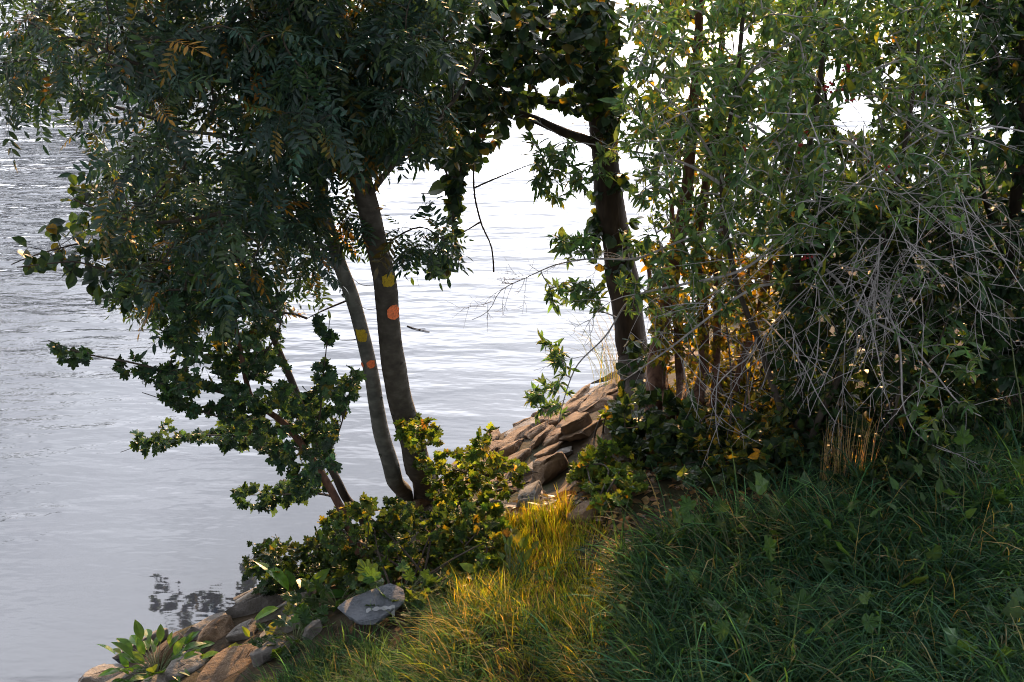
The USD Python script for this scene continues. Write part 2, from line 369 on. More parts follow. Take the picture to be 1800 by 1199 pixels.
def fill(poly, n, Y, holes=(), dens=None):
    """n points that fall inside the outline poly as seen from the bank top, at depths around Y = (mean, spread)."""
    P = Polygon(poly).buffer(0); b = P.bounds; out = []
    while sum(map(len, out)) < n:
        q = rng.uniform((b[0], b[1]), (b[2], b[3]), (n * 3, 2))
        keep = contains_xy(P, q[:, 0], q[:, 1])
        for hx, hy, rx, ry in holes:
            keep &= ((q[:, 0] - hx) / rx) ** 2 + ((q[:, 1] - hy) / ry) ** 2 > 1
        if dens is not None:
            keep &= rng.random(len(q)) < dens(q[:, 0], q[:, 1])
        out.append(q[keep])
    q = np.vstack(out)[:n]
    Yv = Y[0] + np.clip(rng.normal(0, Y[1], n), -2 * Y[1], 2 * Y[1])
    Yv = np.minimum(Yv, reach(q[:, 0], q[:, 1]) - np.abs(rng.normal(0.05, .16, n)))
    return at(q[:, 0], q[:, 1], Yv)
def grow(limbs, targets, droop=0.12, m=7, twig=0.0022):
    """Joins each target to the nearest limb or twig, nearest first; returns the twig paths (K, m, 3) and radii."""
    nodes = np.vstack([c[2:] for c in limbs]); owner = -np.ones(len(nodes), int)
    d0 = np.min(np.linalg.norm(targets[:, None] - nodes[None, ::3], axis=2), axis=1)
    order = np.argsort(d0)
    cap = np.zeros((len(nodes) + len(targets) * 4, 3)); cap[:len(nodes)] = nodes; N = len(nodes)
    own = np.concatenate([owner, np.zeros(len(targets) * 4, int)])
    P = np.zeros((len(targets), m, 3)); par = np.zeros(len(targets), int)
    s = np.linspace(0, 1, m)[:, None]
    for k, i in enumerate(order):
        tg = targets[i]
        dd = cap[:N] - tg
        cost = (dd ** 2).sum(1) * np.where(dd[:, 2] > 0.05, 1.7, 1.0)
        j = int(np.argmin(cost)); a = cap[j]; L = np.linalg.norm(tg - a)
        bow = np.array([0, 0, 1.0]) * droop * L + rng.normal(0, 0.09, 3) * L
        path = a + (tg - a) * s + bow * (4 * s * (1 - s))
        P[k] = path; par[k] = own[j]
        cap[N:N + 4] = path[[m // 3, m // 2, (3 * m) // 4, m - 1]]; own[N:N + 4] = k; N += 4
    cnt = np.ones(len(targets))
    for k in range(len(targets) - 1, -1, -1):
        if par[k] >= 0: cnt[par[k]] += cnt[k]
    L = np.linalg.norm(P[:, -1] - P[:, 0], axis=1)
    r = twig * (cnt ** 0.42)
    R = r[:, None] * np.linspace(1, 0.45, m)[None]
    return P, np.minimum(R, 0.028)
def along(P, n, lo=0.4, hi=1.0):
    """n points with tangents on each path: (K*n, 3) twice."""
    K, m = P.shape[:2]
    u = rng.uniform(lo, hi, (K, n)) * (m - 1)
    i = np.minimum(u.astype(int), m - 2); w = (u - i)[..., None]
    k = np.arange(K)[:, None]
    p = P[k, i] * (1 - w) + P[k, i + 1] * w
    return p.reshape(-1, 3), norm(P[k, i + 1] - P[k, i]).reshape(-1, 3)
UP = np.array([0, 0, 1.0])
def dress(L, P, n, size, table, lo=0.35, hi=1.0, spread=0.9, sag=0.25, tilt=0.55):
    p, t = along(P, n, lo, hi)
    k = len(p)
    ax = norm(t * 0.55 + rand_dir(k) * spread - UP * sag)
    L.add(p, ax, UP + rng.normal(0, tilt, (k, 3)), size[0] * np.exp(rng.normal(0, size[1], k)), colours(k, table))

def plant(name, label, cat, base, limbs, targets, leaf, n, size, table, bark_mat, twig_mat, singles, leafmat='leaf_look', group=None, droop=.12, lo=.35, spread=.9, sag=.25, tilt=.55,
          trunk_names=None, extra=None, twig=0.0022, sides=10, wob=.12):
    """A woody plant: limbs are (points, r0, r1, flare) rows, the first the trunk; a spray of leaves ends at each target."""
    t = thing(name, label, cat, base, group=group)
    cs = []
    for i, (pts, r0, r1, fl) in enumerate(limbs):
        mesh, c, r = limb(pts, r0, r1, sides if r0 > .02 else 7, wobble=wob if r0 > .02 else 0, flare=fl, seed=i + 3)
        obj((trunk_names or {}).get(i, 'trunk' if i == 0 else 'branch'), mesh, bark_mat if r0 > 0.012 else twig_mat, t, smooth=True)
        cs.append(c)
    P, R = grow(cs, targets, droop, twig=twig)
    obj('twigs', tubes(P, R, 4), twig_mat, t, smooth=True, kind='stuff')
    L = Leaves(T[leaf])
    dress(L, P, n, size, table, lo, 1.0, spread, sag, tilt)
    if extra: extra(L, P, t)
    L.build(t, leafmat, singles)
    return t

# ------------------------------------------------------------------ the stone facing of the bank
sb = tag(UsdGeom.Xform.Define(stage, '/World/stone_bank').GetPrim(), 'rough stone facing along the water edge of the bank', 'embankment', kind='structure')
_ico = trimesh.creation.icosphere(3)
def stone(seed, size):
    """a worn block: rounded edges, one or two broken faces, an uneven skin"""
    r = np.random.default_rng(seed)
    q = np.array(_ico.vertices); pw = r.uniform(.25, .45)
    v = np.sign(q) * np.abs(q) ** pw
    v = v @ trimesh.transformations.euler_matrix(0, 0, r.uniform(-.5, .5))[:3, :3].T
    for _ in range(7):                                   # broken faces
        n = norm(r.normal(size=3) * [1, 1, .6]); o = r.uniform(.6, .95); t = v @ n - o
        v = v - np.clip(t, 0, None)[:, None] * n * .9
    v = v * np.asarray(size) / 2
    v = v + q * ((fbm(v * 9 + seed % 97, 3, seed) - 0.5) * .12 * min(size[0], .3) + (fbm(v * 36 + seed % 89, 4, seed) - .5) * .026)[:, None] * [1, 1, .7]
    return trimesh.Trimesh(v, _ico.faces, process=False)
def lay_stone(s, d, size, yaw, tilt=0.0, roll=0.0, lift=0.0, mt='stone_brown', seed=0, parent=sb, name='stone', up=False):
    xy = LINE + s * ALONG + d * INLAND
    z = float(height(xy[0], xy[1]))
    e = 0.12
    gd = float(np.interp(d + e, DK, HK) - np.interp(d - e, DK, HK)) / (2 * e)
    nrm = norm(np.array([-gd * INLAND[0], -gd * INLAND[1], 1.0]))
    ax = norm(np.array([*ALONG, 0])); by = np.cross(nrm, ax)
    R = np.stack([ax, by, nrm], -1) if not up else np.eye(3)
    loc = trimesh.transformations.euler_matrix(tilt, roll, yaw)[:3, :3]
    m = stone(seed, size); m.vertices = m.vertices @ (R @ loc).T + [xy[0], xy[1], z + lift]
    return obj(name, m, mt, parent, smooth=32)
srng = np.random.default_rng(11)
row_d = [-0.10, 0.05, 0.20, 0.35, 0.50, 0.66, 0.84, 1.0, 1.16]
for ri, d0 in enumerate(row_d):
    s = -3.6 + srng.uniform(0, .2)
    while s < 2.6:
        w = srng.uniform(0.20, 0.46) if s > -1.8 else srng.uniform(.26, .44)
        covered = -2.1 < s < -0.75 and d0 > 0.1
        keep = not ((s > 0.3 and d0 > .7) or covered or (-1.9 < s < -.6 and d0 > 0.8) or (d0 > .9 and s > -1.9) or d0 > 1.1 or (s < -1.8 and (ri % 2 or srng.random() < .25)) or (s > 1.5 and d0 > 0.5) or (s > 0.2 and d0 > 0.6))
        if keep:
            mt = srng.choice(['stone_brown', 'stone_brown', 'stone_grey', 'stone_rust']) if s > -1.5 else srng.choice(['stone_grey', 'stone_brown', 'stone_grey'])
            near = s < -1.8
            lay_stone(s + w / 2, d0 + srng.normal(0, .03), (w * (1.1 if near else .98), srng.uniform(.22, .30) if near else srng.uniform(.17, .25), srng.uniform(.10, .15) if near else srng.uniform(.065, .10)), srng.normal(0.2, .5 if near else .2), srng.normal(-0.10, .08), srng.normal(0, .08), srng.uniform(-0.01, .015), mt, int(srng.integers(1e6)))
        s += w * 0.95
# a few that stand out
for (px, py, size, yaw, mt, seed, lift) in [(965, 835, (.30, .24, .16), .5, 'stone_brown', 91, .05), (1010, 765, (.32, .20, .15), .4, 'stone_brown', 92, .04), (1055, 825, (.26, .20, .14), .6, 'stone_brown', 93, .03),
                                      (930, 885, (.30, .15, .12), .2, 'stone_grey', 94, .03), (872, 893, (.16, .12, .10), .1, 'stone_grey', 95, .02), (1000, 870, (.28, .20, .12), .3, 'stone_rust', 96, .0), (1030, 905, (.22, .16, .1), .4, 'stone_rust', 97, .0),
                                      (375, 1120, (.24, .18, .12), .3, 'stone_brown', 98, .02), (480, 1150, (.26, .18, .10), .1, 'stone_grey', 99, .02), (430, 1115, (.22, .15, .10), .5, 'stone_grey', 100, .01), (400, 1165, (.2, .16, .1), .2, 'stone_grey', 101, .0), (550, 1115, (.16, .1, .06), .2, 'stone_grey', 102, .02)]:
    g = on_ground(px, py); sd = (g[:2] - LINE)
    lay_stone(sd @ ALONG, sd @ INLAND, size, yaw, -0.1, 0, lift, mt, seed)
# the flat blue-grey slab lying on the grass
g = on_ground(655, 1095)
sl = thing('stone_slab', 'flat blue grey stone slab with a white edge lying in the grass', 'stone', g)
m = stone(203, (0.34, 0.24, 0.07)); m.vertices = m.vertices @ trimesh.transformations.euler_matrix(0.12, -0.10, 0.35)[:3, :3].T + g + [0, 0, .10]
obj('slab', m, 'stone_blue', sl, smooth=32)
top = m.vertices
# pale streak: a thin skin lying along the near edge of the top
rr = trimesh.ray.ray_triangle.RayMeshIntersector(m)
u = np.linspace(-0.02, 0.115, 14); pts = []
for k, uu in enumerate(u):
    for wv in (-1, 0, 1):
        o = g + [uu, -0.068 + 0.35 * uu + wv * (0.012 + .006 * math.sin(k * 1.7)), 0.4]
        hit = rr.intersects_location([o], [[0, 0, -1]])[0]
        pts.append(hit[np.argmax(hit[:, 2])] + [0, 0, .003] if len(hit) else o - [0, 0, .33])
fi = [[3 * i + j, 3 * i + 3 + j, 3 * i + 4 + j, 3 * i + 1 + j] for i in range(13) for j in (0, 1)]
obj('pale_streak', (np.array(pts), np.array(fi)), 'lichen_white', sl)

# ------------------------------------------------------------------ ash trees
ASHC = [(6, (0.026, 0.060, 0.044), .28), (2, (0.045, 0.085, 0.03), .25), (0.5, (0.12, 0.10, 0.02), .3), (0.16, (0.26, 0.14, 0.02), .3)]
def mark(parent, c, r, px, py, hw, hh, matname, name, seed, square=False):
    """A sprayed spot that follows the bark: c, r are the trunk's centre line and radii."""
    x, y, _ = project(c)
    i = int(np.argmin(np.abs(y - py)))
    ctr = c[i]; ax = norm(c[min(i + 1, len(c) - 1)] - c[i - 1]); rad = r[i]
    toc = norm(np.array([0, 0, CAM_H]) - ctr); toc = norm(toc - ax * (toc @ ax)); side = np.cross(ax, toc)
    side = side if side[0] > 0 else -side
    off = (px - x[i]) / F * project(ctr)[2] / rad
    th0 = math.asin(np.clip(off, -.95, .95))
    v, f, n, K = [], [], 26, 5
    rg = np.random.default_rng(seed); e = 1 + 0.08 * rg.normal(size=n)
    for k in range(K + 1):
        for j in range(n):
            a = 2 * math.pi * j / n
            ca, sa = math.cos(a), math.sin(a)
            if square:
                q = 1 / max(abs(ca), abs(sa)) ** .4; ca, sa = ca * q, sa * q
            t = k / K * e[j]
            th = th0 + t * hw * ca / rad; h = t * hh * sa
            cc = np.array([np.interp(i * 1.0 + h / np.linalg.norm(c[1] - c[0]), np.arange(len(c)), c[:, q]) for q in range(3)])
            rr_ = np.interp(i + h / np.linalg.norm(c[1] - c[0]), np.arange(len(c)), r) * 1.07 + .003
            v.append(cc + rr_ * (math.cos(th) * toc + math.sin(th) * side))
    f = [[k * n + j, k * n + (j + 1) % n, (k + 1) * n + (j + 1) % n, (k + 1) * n + j] for k in range(K) for j in range(n)]
    return obj(name, (np.array(v), np.array(f)), matname, parent, smooth=True)

g1 = on_ground(752, 880)
ash1_pts = [g1 - [0, 0, .25], g1] + [at(px, py, Y) for px, py, Y in [(728, 790, 7.68), (700, 690, 7.66), (685, 590, 7.66), (677, 500, 7.66), (655, 400, 7.66), (632, 300, 7.64), (605, 170, 7.6), (590, 60, 7.55), (580, -60, 7.5), (585, -300, 7.5), (600, -650, 7.4)]]
ash1_limbs = [(ash1_pts, 0.094, 0.028, .035)] + [([at(*q) for q in pts], a, b, 0) for pts, a, b in [
    ([(645, 350, 7.66), (700, 280, 7.4), (780, 200, 7.2), (850, 90, 7.0)], .02, .007),
    ([(628, 280, 7.64), (690, 180, 7.9), (760, 60, 8.2)], .02, .007),
    ([(612, 200, 7.62), (540, 120, 7.2), (450, 60, 6.9)], .02, .007),
    ([(592, 60, 7.55), (520, -60, 7.3), (420, -120, 7.2)], .018, .007),
    ([(668, 450, 7.66), (700, 415, 7.5), (745, 400, 7.4), (780, 425, 7.35)], .008, .003),
    ([(585, -80, 7.5), (700, -200, 7.2), (800, -260, 7.0)], .018, .006),
]]
A1 = [(500, -60), (840, -60), (830, 60), (800, 150), (780, 215), (730, 255), (680, 265), (640, 270), (600, 290), (560, 270), (520, 200), (480, 100)]
holesA = [(805, 30, 34, 36), (748, 143, 40, 30), (795, 95, 20, 24), (640, 25, 16, 16), (700, 230, 14, 12)]
tA1 = np.vstack([fill(A1, 350, (7.55, .55), holesA), fill([(690, 385), (740, 395), (800, 415), (790, 450), (740, 460), (700, 420)], 9, (7.4, .12)),
                 fill([(200, -60), (1000, -60), (900, -600), (300, -600)], 260, (7.4, .8))])
def ash_leaves(L, P, t): pass
ash1 = plant('ash_tree', 'thicker leaning ash tree with an orange spot and a yellow mark on its trunk', 'tree', g1, ash1_limbs, tA1, 'ash', 7, (.74, .2), ASHC, 'ash_bark', 'dark_twig', 150, 'ash_leaf_look', lo=.55, spread=1.0, sag=.3, tilt=.45)
_, c1, r1 = limb(ash1_pts, 0.094, 0.028, 10, flare=.035)
def stubs(t, c, r, rows, m):
    for py, sx, L, rad in rows:
        i = int(np.argmin(np.abs(project(c)[1] - py)))
        d = norm(np.array([sx, -.5, .25])); p = c[i] + d * r[i] * .7
        obj('branch_stub' if L < .08 else 'shoot', limb([p, p + d * L * .5 + [0, 0, -.01], p + d * L + [0, 0, .25 * L * (L > .08)]], rad, rad * (.7 if L < .08 else .35), 7, 8, wobble=.2)[0], m, t, smooth=True)
stubs(ash1, c1, r1, [(420, -.7, .035, .018), (640, .5, .03, .013), (735, -.5, .03, .015), (505, -1.0, .16, .0035), (540, -1.0, .14, .003), (468, .8, .12, .003)], 'ash_bark')
mark(ash1, c1, r1, 691, 549, .040, .048, 'orange_paint', 'orange_spot', 1)
mark(ash1, c1, r1, 682, 491, .038, .042, 'yellow_paint', 'yellow_mark', 2, True)

g2 = on_ground(712, 885)
ash2_pts = [g2 - [0, 0, .25], g2] + [at(px, py, Y) for px, py, Y in [(690, 830, 7.78), (668, 750, 7.76), (655, 670, 7.75), (640, 600, 7.74), (618, 520, 7.72), (592, 450, 7.7), (570, 370, 7.68), (556, 280, 7.65), (548, 170, 7.6), (545, 60, 7.55), (530, -80, 7.5), (500, -350, 7.5), (480, -650, 7.4)]]
ash2_limbs = [(ash2_pts, 0.058, 0.02, .025)] + [([at(*q) for q in pts], a, b, 0) for pts, a, b in [
    ([(600, 480, 7.7), (540, 430, 7.4), (470, 400, 7.1), (400, 370, 6.9)], .016, .006),
    ([(585, 430, 7.7), (520, 470, 7.6), (450, 500, 7.3), (380, 520, 7.1)], .014, .005),
    ([(566, 350, 7.68), (500, 280, 7.4), (400, 240, 7.1), (280, 230, 6.9)], .02, .006),
    ([(552, 230, 7.65), (470, 230, 7.9), (380, 180, 8.2), (220, 150, 8.4)], .018, .006),
    ([(548, 150, 7.6), (450, 90, 7.3), (320, 60, 7.0), (160, 100, 6.9)], .02, .006),
    ([(545, 40, 7.55), (450, -40, 7.4), (300, -60, 7.2), (150, -20, 7.2)], .018, .006),
    ([(620, 525, 7.72), (570, 545, 7.6), (540, 560, 7.5)], .007, .003),
    ([(400, 370, 6.9), (300, 390, 6.8), (200, 380, 6.7), (130, 350, 6.7)], .012, .004),
]]
A2 = [(30, -50), (0, 60), (-60, 120), (0, 190), (70, 215), (130, 250), (110, 320), (140, 350), (200, 420), (190, 490), (250, 550), (330, 590), (400, 615), (460, 600), (480, 530), (520, 500), (560, 490), (560, 430), (540, 330), (580, 280), (600, 200), (560, -50)]
holes2 = [(a, b, 1.35 * c, 1.35 * d) for a, b, c, d in [(245, 195, 26, 16), (322, 198, 22, 26), (392, 242, 34, 24), (460, 245, 20, 26), (362, 310, 24, 26), (205, 160, 40, 18), (75, 215, 60, 18), (495, 470, 30, 22), (445, 585, 20, 16), (55, 150, 24, 18), (130, 30, 20, 14), (240, 90, 18, 12), (300, 130, 16, 10), (480, 590, 18, 12), (150, 300, 25, 14), (220, 330, 22, 14), (305, 250, 16, 12), (410, 170, 14, 10), (270, 420, 14, 10)]]
dA2 = lambda x, y: np.where((x < 200) | (y > 540), 0.45, 1.0)
tA2 = np.vstack([fill(A2, 450, (7.3, .6), holes2, dA2), fill([(560, 360), (640, 380), (640, 430), (600, 420)], 7, (7.65, .1)), fill([(-100, -60), (700, -60), (600, -600), (0, -600)], 260, (7.3, .8))])
ash2 = plant('ash_tree', 'thinner pale ash tree standing left of the thick one with yellow and orange marks', 'tree', g2, ash2_limbs, tA2, 'ash', 7, (.74, .2), ASHC, 'pale_bark', 'dark_twig', 150, 'ash_leaf_look', lo=.55, spread=1.0, sag=.3, tilt=.45)
_, c2, r2 = limb(ash2_pts, 0.058, 0.02, 10, flare=.025)
stubs(ash2, c2, r2, [(520, -.7, .03, .013), (700, .6, .025, .010), (800, -.5, .03, .012), (590, -1.0, .22, .003), (645, .9, .10, .0025)], 'pale_bark')
mark(ash2, c2, r2, 634, 578, .030, .046, 'yellow_paint', 'yellow_mark', 3, True)
mark(ash2, c2, r2, 651, 635, .024, .030, 'orange_paint', 'orange_spot', 4)
mark(ash2, c2, r2, 637, 634, .010, .018, 'orange_paint', 'orange_smear', 5)

# ------------------------------------------------------------------ field maple leaning out over the water
MAPC = [(6, (0.036, 0.076, 0.042), .3), (2, (0.05, 0.10, 0.034), .25), (0.12, (0.14, 0.12, 0.02), .3)]
g = on_ground(676, 1035)
mp_limbs = [([g - [0, 0, .2], g] + [at(*q) for q in [(640, 985, 6.65), (600, 895, 6.72), (560, 825, 6.8), (500, 745, 6.85), (440, 695, 6.9), (420, 600, 6.95), (400, 500, 7.0), (380, 420, 7.0)]], .030, .008, .012)] + [([at(*q) for q in pts], a, b, 0) for pts, a, b in [
    ([(440, 700, 6.9), (390, 690, 6.8), (300, 655, 6.6), (220, 635, 6.5), (150, 622, 6.45), (85, 598, 6.4)], .010, .0025),
    ([(470, 725, 6.88), (400, 735, 6.7), (330, 715, 6.6), (250, 690, 6.5)], .007, .002),
    ([(545, 800, 6.82), (510, 785, 7.25), (450, 772, 7.6), (380, 765, 7.8), (290, 772, 7.95), (212, 795, 8.0)], .009, .002),
    ([(590, 875, 6.74), (560, 868, 7.05), (520, 868, 7.35), (470, 870, 7.6), (412, 870, 7.75)], .008, .002),
    ([(520, 770, 6.84), (560, 740, 6.7), (568, 660, 6.65), (580, 560, 6.65)], .007, .002),
    ([(560, 820, 6.8), (595, 760, 6.6), (615, 690, 6.55), (622, 655, 6.5)], .007, .002),
    ([(430, 650, 6.92), (480, 600, 6.8), (500, 540, 6.7)], .008, .003),
    ([(400, 500, 7.0), (300, 500, 6.9), (200, 480, 6.8), (120, 460, 6.7), (30, 470, 6.6)], .009, .003),
]]
mt_ = np.vstack([
    fill([(390, 645), (480, 630), (500, 690), (560, 685), (600, 650), (632, 650), (625, 690), (600, 760), (585, 800), (605, 850), (565, 860), (520, 880), (500, 830), (440, 790), (390, 740)], 230, (6.8, .28)),
    fill([(78, 585), (130, 600), (230, 625), (330, 650), (400, 680), (400, 715), (320, 690), (200, 655), (95, 630)], 46, (6.55, .12)),
    fill([(235, 680), (300, 690), (400, 715), (440, 750), (390, 745), (300, 715)], 16, (6.6, .1)),
    fill([(205, 790), (260, 750), (300, 730), (300, 770), (420, 745), (500, 770), (480, 800), (330, 780), (225, 805)], 60, (7.85, .12)),
    fill([(405, 865), (450, 850), (520, 850), (540, 880), (470, 895), (420, 890)], 42, (7.65, .1)),
    fill([(555, 560), (585, 560), (590, 690), (550, 690)], 14, (6.65, .05)),
    fill([(330, 470), (480, 470), (500, 640), (400, 660), (300, 600), (250, 560)], 170, (7.0, .35)),
])
plant('field_maple', 'field maple leaning out over the water with small lobed dark leaves on a reddish stem', 'tree', g, mp_limbs, mt_, 'maple', 8, (.043, .28), MAPC, 'red_bark', 'dark_twig', 300, droop=.08, lo=.3, spread=.95, sag=.3, tilt=.6, twig=.0016)

# ------------------------------------------------------------------ round leaved alder behind, and the one on the right
ALDC = [(6, (0.026, 0.055, 0.034), .28), (1.6, (0.05, 0.085, 0.022), .25), (0.5, (0.11, 0.095, 0.016), .3), (.08, (.2, .11, .015), .3)]
g = on_ground(640, 930)
al_limbs = [([g - [0, 0, .3], g] + [at(*q) for q in [(600, 860, 7.5), (565, 790, 7.65), (500, 640, 7.8), (450, 520, 7.85), (400, 420, 7.9), (330, 300, 7.9), (250, 150, 7.9), (200, 0, 7.9)]], .03, .01, .01)] + [([at(*q) for q in pts], a, b, 0) for pts, a, b in [
    ([(450, 520, 7.85), (350, 470, 7.5), (220, 450, 7.2), (130, 430, 7.0), (20, 465, 6.8)], .012, .003),
    ([(380, 390, 7.9), (280, 400, 7.6), (180, 340, 7.4)], .012, .004),
    ([(280, 210, 7.9), (180, 180, 8.0), (60, 130, 8.1)], .012, .004)]]
at_ = np.vstack([fill([(0, 430), (60, 400), (130, 380), (210, 420), (280, 460), (300, 540), (180, 540), (130, 490), (60, 470), (0, 470)], 46, (7.0, .25)), fill([(100, 300), (330, 280), (400, 420), (380, 560), (240, 520), (130, 400)], 80, (7.7, .3), [(362, 310, 24, 26)]),
                 fill([(0, 30), (120, 0), (300, 60), (300, 190), (100, 190), (0, 150)], 60, (8.1, .3), [(205, 160, 40, 18), (75, 215, 60, 18)])])
plant('alder_tree', 'slim alder hidden behind the ash leaves reaching out over the water with round leaves', 'tree', g, al_limbs, at_, 'round', 5, (.066, .22), ALDC, 'alder_bark', 'dark_twig', 150, droop=.1, lo=.35, sag=.45)

g = on_ground(1128, 712)
bl_pts = [g - (at(1112, 620, 9.1) - g) * .5, g] + [at(*q) for q in [(1112, 620, 9.1), (1098, 520, 9.08), (1083, 420, 9.05), (1068, 320, 9.0), (1060, 240, 9.0), (1054, 130, 8.95), (1050, 20, 8.9), (1048, -150, 8.9), (1040, -500, 8.8)]]
bl_limbs = [(bl_pts, .125, .05, .04)] + [([at(*q) for q in pts], a, b, 0) for pts, a, b in [
    ([(1064, 275, 9.0), (1040, 250, 8.95), (1000, 236, 8.85), (945, 212, 8.75), (890, 190, 8.65), (820, 158, 8.5), (735, 117, 8.4)], .036, .010),
    ([(1056, 180, 8.97), (980, 180, 8.8), (900, 172, 8.6), (860, 200, 8.5), (830, 260, 8.4), (800, 330, 8.35), (795, 430, 8.3)], .014, .003),
    ([(1054, 120, 8.95), (980, 60, 8.6), (880, 20, 8.3), (800, -40, 8.1)], .028, .008),
    ([(1050, 40, 8.9), (1100, -60, 8.7), (1200, -150, 8.6)], .025, .008),
    ([(1050, 20, 8.9), (960, -80, 8.8), (850, -150, 8.7)], .025, .008),
]]
bt = np.vstack([
    fill([(770, -40), (1075, -40), (1090, 60), (1085, 130), (1060, 170), (1000, 140), (950, 130), (910, 165), (880, 250), (830, 300), (790, 300), (740, 260), (720, 200), (790, 130), (830, 70)], 640, (8.55, .4), [(805, 30, 26, 28), (960, 55, 14, 8), (748, 143, 30, 22)]),
    fill([(1045, 100), (1095, 110), (1095, 240), (1060, 250), (1035, 200)], 50, (8.75, .12)),
    fill([(782, 290), (812, 300), (806, 430), (790, 440)], 20, (8.33, .05)), fill([(745, 400), (800, 420), (795, 460), (745, 495)], 10, (8.3, .05)),
    fill([(1085, 600), (1150, 590), (1180, 715), (1090, 715)], 26, (8.75, .08)), fill([(1060, 300), (1110, 300), (1140, 560), (1090, 560)], 16, (8.85, .06)),
    fill([(870, 180), (1040, 150), (1040, 200), (930, 215)], 36, (8.8, .15), [(965, 200, 40, 14)]),
    fill([(1170, 205), (1270, 210), (1285, 250), (1240, 265), (1180, 240)], 26, (8.5, .12)),
    fill([(1035, 380), (1065, 380), (1070, 500), (1045, 500)], 8, (9.0, .05)), fill([(1030, 330), (1060, 330), (1060, 410), (1030, 400)], 8, (9.0, .08)),
    fill([(740, -60), (1300, -60), (1200, -500), (800, -500)], 200, (8.7, .6))])
plant('alder_tree', 'dark trunked alder on the stone edge with round leaves and a branch over the water', 'tree', g, bl_limbs, bt, 'round', 6, (.068, .22), ALDC, 'alder_bark', 'dark_twig', 250, droop=.1, lo=.3, sag=.45, sides=14, wob=.2)

# ------------------------------------------------------------------ many-stemmed reddish shrub behind
ELDC = [(4, (0.050, 0.085, 0.026), .25), (2, (0.10, 0.12, 0.02), .25), (1.2, (0.20, 0.16, 0.02), .25), (.5, (.30, .16, .02), .3)]
g = on_ground(1195, 735)
st = []
for pts, a in [([(1150, 735), (1152, 640), (1170, 540), (1190, 440), (1208, 330), (1215, 230), (1228, 60), (1235, -150)], .062), ([(1198, 745), (1196, 660), (1190, 560), (1185, 450), (1180, 350)], .045), ([(1222, 730), (1238, 640), (1235, 540), (1228, 430), (1240, 330), (1255, 220), (1270, 60), (1275, -150)], .042),
               ([(1255, 720), (1260, 600), (1262, 480), (1272, 370), (1288, 250), (1298, 120), (1312, -50), (1320, -200)], .030), ([(1175, 738), (1165, 650), (1150, 560), (1140, 460)], .04), ([(1290, 700), (1330, 560), (1370, 380), (1400, 200), (1420, 0)], .026), ([(1240, 735), (1290, 640), (1340, 520), (1380, 420)], .022)]:
    k = len(pts); yy = np.linspace(8.2, 8.65, k)
    q = [at(x, y, Y) for (x, y), Y in zip(pts, yy)]
    b = on_ground(*pts[0]); q[0] = b
    st.append(([b - [0, 0, .2]] + q, a, a * .3, .02))
et = np.vstack([fill([(1095, -50), (1460, -50), (1450, 160), (1400, 260), (1330, 330), (1200, 320), (1130, 200)], 420, (8.9, .35), [(1290, 70, 45, 28), (1230, 40, 16, 26), (1340, 220, 18, 20), (1215, 285, 14, 22), (1155, 120, 20, 30)]),
                fill([(1140, 250), (1330, 250), (1400, 420), (1300, 450), (1120, 400)], 70, (8.8, .3)), fill([(1100, -60), (1500, -60), (1500, -450), (1100, -450)], 160, (8.8, .5))])
plant('reddish_shrub', 'many stemmed shrub with fibrous reddish trunks beside the alder', 'shrub', g, st, et, 'ovate', 8, (.054, .25), ELDC, 'red_bark', 'dark_twig', 200, 'thin_leaf_look', trunk_names={i: 'stem' for i in range(9)}, droop=.1, wob=.25)

